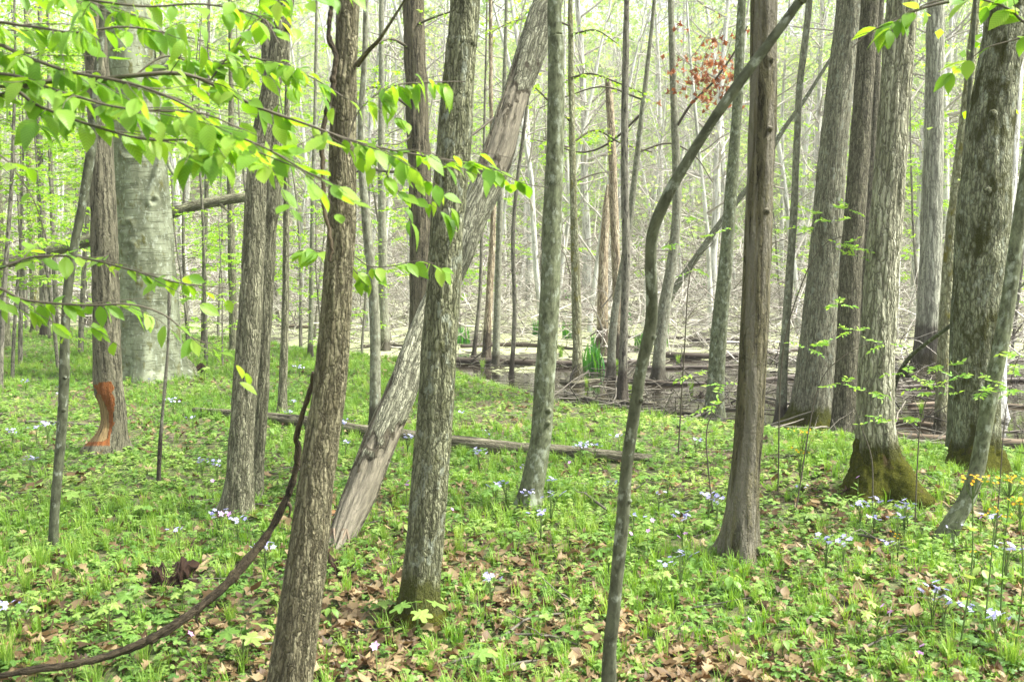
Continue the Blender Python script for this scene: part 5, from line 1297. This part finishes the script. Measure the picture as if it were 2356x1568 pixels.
for pts, ys, w, nl, ls, tl, sn, lo in NB:
    q0 = P(pts[0][0], pts[0][1], ys[0])
    if pts[0][0] < -300:                                        # join the stem
        i = np.argmin(abs(stem[:, 2] - q0[2]))
    wmb, lmb = MB(), MB(); branch_pix(wmb, lmb, pts, ys, w, int(nl * 1.8), ls * .97, OV, tl, side_n=int(sn * 1.25), lo=lo, tintr=(.05, .9))
    br = wmb.build('branch', M['twig'], bs); lv = lmb.build('leaves', M['leaf_near'], bs); lv.parent = br
# leafy shoots around the brown trunk, from a slim shrub just behind it
sb = G(800, 1250); sb = np.array([P(800, 1250, 3.9)[0], 3.9, float(height(P(800, 1250, 3.9)[0], 3.9))])
sh = thing('shrub', 'slim shrub behind the brown trunk with leafy shoots on both sides', 'shrub', sb)
w_, l_ = MB(), MB()
c = pixpath([(690, 1420), (728, 1100), (770, 800), (785, 592)], 3.85, [7, 6, 5, 4]); tubes(w_, c[None, :, :3], c[None, :, 3], 6); w_.build('stem', M['twig'], sh)
for pts, nl in (([(790, 592), (740, 578), (700, 575), (655, 592)], 12), ([(790, 592), (815, 590), (850, 612), (900, 612), (960, 600), (1000, 606)], 16), ([(790, 600), (810, 615), (830, 640)], 7)):
    w_, l_ = MB(), MB(); branch_pix(w_, l_, pts, 3.75, [4, 2], nl, .072, OV, .1, side_n=3, tintr=(.3, .95)); br = w_.build('branch', M['twig'], sh); l_.build('leaves', M['leaf_near'], sh).parent = br
# leaves reaching in at the top right
rb = thing('right_sapling', 'sapling beyond the right edge, its few large leaves hanging in at top right', 'tree', (2.05, 3.3, float(height(2.05, 3.3))))
stem = crom(np.array([[2.05, 3.3, -.1, .028], [2.03, 3.3, 1.4, .024], [2.0, 3.25, 2.8, .016]]), 20); mb = MB(); tubes(mb, stem[None, :, :3], stem[None, :, 3], 10); mb.build('trunk', M['sapling'], rb)
for pts, nl, sn in (([(2590, 90), (2380, 60), (2320, 20), (2230, -5), (2130, 10), (2080, 50)], 18, 4), ([(2590, 100), (2400, 70), (2340, 90), (2270, 110), (2240, 130)], 12, 2), ([(2230, -5), (2120, 20), (2010, 70), (1960, 110)], 12, 3)):
    w_, l_ = MB(), MB(); branch_pix(w_, l_, pts, 3.2, [9, 5, 3], nl, .085, [tpl_ovate(.3, .2), tpl_ovate(.26, .35)], .12, side_n=sn, lo=.4, droop=.25); br = w_.build('branch', M['twig'], rb); l_.build('leaves', M['leaf_near'], rb).parent = br

# side branches with fresh leaves on trees of the middle distance
def add_sprays(label, items, lsize=.06, tw=.5, mat='leaf_mid'):
    root, c = HERO[label]
    for pts, ys, w, nl in items:
        w_, l_ = MB(), MB(); branch_pix(w_, l_, pts, ys, w, nl, lsize, [tpl_diamond(.38), tpl_diamond(.3)], tw, side_n=max(3, nl // 9), droop=.3, tintr=(.35, 1)); br = w_.build('branch', M['twig'], root)
        if nl: l_.build('leaves', M[mat], root, None, False).parent = br
yy = HERO['yellow-mossed thin tree standing beside the big iris clump'][0].location.y
add_sprays('yellow-mossed thin tree standing beside the big iris clump',
    [([(1312, 180), (1360, 170), (1420, 190), (1480, 215)], [yy, yy - 1], [6, 3], 90), ([(1314, 330), (1370, 300), (1430, 330), (1500, 350)], [yy, yy + .6], [6, 3], 110),
     ([(1314, 280), (1270, 240), (1230, 200), (1190, 170)], [yy, yy - .8], [6, 3], 80), ([(1313, 80), (1370, 70), (1420, 100)], [yy, yy - 1], [5, 2], 60), ([(1314, 340), (1270, 330), (1220, 320)], [yy, yy - .5], [5, 2], 40),
     ([(1313, 60), (1250, 40), (1180, 50), (1120, 80)], [yy, yy - .8], [5, 2], 110), ([(1316, 420), (1370, 400), (1410, 395)], [yy, yy + .6], [5, 2], 0)], .075)
lb_ = 'dark shaggy-barked trunk behind the leaning dead one'; yy = HERO[lb_][0].location.y
add_sprays(lb_, [([(955, 120), (900, 90), (850, 110), (800, 130)], [yy, yy - 1], [8, 3], 70), ([(960, 260), (905, 220), (860, 200), (830, 215)], [yy, yy - .6], [8, 3], 60), ([(965, 300), (920, 330), (880, 330)], [yy, yy - .5], [6, 2], 40),
     ([(965, 390), (900, 395), (850, 390), (800, 400)], [yy, yy + 2], [9, 5], 0), ([(952, 60), (1000, 40), (1060, 20)], [yy, yy - 1], [6, 3], 40), ([(966, 385), (1040, 340), (1100, 300), (1160, 250)], [yy, yy + 1], [11, 7, 4], 0)])
lb_ = 'pale thin tree crossing behind the dark straight one and leaning right'; yy = HERO[lb_][0].location.y
add_sprays(lb_, [([(1478, 260), (1400, 330), (1330, 350), (1250, 320)], [yy, yy + 1], [6, 3], 24), ([(1468, 350), (1540, 330), (1600, 360), (1640, 420)], [yy, yy], [5, 2], 0), ([(1480, 230), (1390, 200), (1310, 220), (1240, 250)], [yy, yy], [5, 2], 0)])
# the bunch of dead oak leaves
lb_ = 'pale grey tree bowed left behind the crooked dark sapling'; root, _ = HERO[lb_]; yy = root.location.y
w_, l_ = MB(), MB(); c = pixpath([(1552, 300), (1590, 240), (1640, 190), (1690, 120), (1720, 60)], [yy, yy - .6], [7, 5, 3]); tubes(w_, c[None, :, :3], c[None, :, 3], 6)
for tx, ty in ((1600, 120), (1640, 210), (1600, 200), (1690, 160), (1640, 90), (1605, 240), (1540, 120), (1690, 60)):
    i = rs.randint(6, len(c) - 3); e = P(tx, ty, yy - .4); p = np.stack([c[i, :3], (c[i, :3] + e) / 2 + rs.normal(0, .03, 3), e]); tubes(w_, crom(p, 8)[None], np.full((1, 8), .0035), 4)
w_.build('branch', M['twig'], root)
k = 190; px = np.where(U(0, 1, k) < .7, rs.normal(1638, 38, k), rs.uniform(1520, 1720, k)); py = np.where(px > 0, rs.normal(175, 38, k), 0); py = np.where(U(0, 1, k) < .25, U(40, 260, k), py)
pos = np.stack([P(a, b, yy - .4 + U(-.25, .25)) for a, b in zip(px, py)])
put(l_, tpl_oak(.8, 5), pos, nrm(rs.normal(0, .5, (k, 3)) + [0, 0, -1.]), nrm(rs.normal(0, 1, (k, 3))), U(.06, .11, k), U(0, 1, k)); l_.build('dead_leaves', M['oak_dead'], root)

# slim ash saplings with compound leaves at the right
def ash(label, base_px, pts, Y, sprigs, seed):
    b = G(*base_px); Yb = b[1]; root = thing('ash_sapling', label, 'sapling', b); c = pixpath([base_px] + pts, [Yb, Y if Y else Yb], [3.6, 2.8, 1.6]); mb = MB(); tubes(mb, c[None, :, :3], c[None, :, 3], 6); mb.build('stem', M['twig'], root)
    l = MB(); w = MB()
    for sx, sy in sprigs:
        i = np.argmin([abs(pix(q[:3])[0] - sx) + abs(pix(q[:3])[1] - sy) for q in c]); e = P(sx, sy, c[i, 1] - .1)
        p = crom(np.stack([c[i, :3], (c[i, :3] + e) / 2 + [0, 0, .02], e]), 9); tubes(w, p[None], np.full((1, 9), .0018), 3)
        for fan in range(3):
            az = U(0, 6.28); d = nrm(np.array([math.cos(az), math.sin(az), U(-.5, .4)])); L = U(.09, .15)
            for t in np.linspace(.2, 1, 5):
                for s_ in ((-1, 1) if t < .99 else (0,)):
                    q = e + d * L * t; side = nrm(np.cross(d, [0, 0, 1.])) * s_
                    put(l, tpl_diamond(.2), q[None], nrm((d * .6 + side)[None] + rs.normal(0, .2, (1, 3))), nrm(np.array([[0, -.8, .8]]) + rs.normal(0, .4, (1, 3))), U(.03, .045), U(.3, 1))
    w.build('twigs', M['twig'], root); l.build('leaves', M['leaf_fresh'], root, None, False)
ash('thin ash sapling with fresh sprigs before the moss-footed trunk', (2008, 1180), [(2006, 1060), (1985, 990), (1960, 920)], None, [(2000, 900), (1940, 880), (2030, 960)], 1)
ash('thin ash sapling with feathery leaves between moss-footed and moss-patched trunks', (2105, 1220), [(2110, 1080), (2120, 960), (2150, 880), (2180, 850)], None, [(2130, 890), (2090, 860), (2175, 840), (2150, 905), (2210, 870), (2110, 960)], 2)
ash('dark-stemmed ash sapling with feathery leaves at the right edge', (2290, 1250), [(2300, 1120), (2310, 980), (2325, 880)], None, [(2290, 880), (2330, 850), (2350, 900), (2260, 900), (2345, 820)], 3)
ash('leaning ash twig with sprigs across the moss-footed trunk', (1830, 1180), [(1880, 900), (1940, 820), (2000, 790)], None, [(1860, 800), (1900, 790), (1960, 760), (2040, 790), (1930, 700)], 4)
ash('fine ash shoot with bright sprigs crossing the broad grey trunk', (1790, 1130), [(1800, 820), (1850, 640), (1900, 560), (1960, 540)], 6.5, [(1885, 490), (1860, 520), (1920, 510), (1955, 570), (1975, 590), (1940, 560), (1950, 480)], 5)
ash('bright sprigged shoot left of the striped trunk', (1640, 1180), [(1625, 1000), (1650, 940), (1680, 900)], None, [(1640, 930), (1600, 860), (1660, 880)], 6)
ash('fresh green shoot before the pale grey swamp-edge trunk', (1560, 1050), [(1575, 800), (1590, 620), (1640, 560)], 7.5, [(1600, 620), (1545, 560), (1640, 540), (1580, 500)], 7)
flush_labels()

# ------------------------------------------------------------------ the pale air over the swamp
m, nt, out = new_mat('pale_air')
pv = nt.nodes.new('ShaderNodeVolumePrincipled'); pv.inputs['Density'].default_value = .0011; pv.inputs['Color'].default_value = (.95, .97, .95, 1)
nt.links.new(pv.outputs[0], out.inputs['Volume'])
hx, y0, y1, z0, z1 = 132.0, -14.0, 212.0, -2.5, 78.0
hv = np.array([[-hx, y0, z0], [hx, y0, z0], [hx, y1, z0], [-hx, y1, z0], [-hx, y0, z1], [hx, y0, z1], [hx, y1, z1], [-hx, y1, z1]])
tag(MB().add(hv, [[[3, 2, 1, 0], [4, 5, 6, 7], [0, 1, 5, 4], [1, 2, 6, 5], [2, 3, 7, 6], [3, 0, 4, 7]]]).build('haze', m, None, None, False), 'pale thin air', 'haze', kind='stuff')
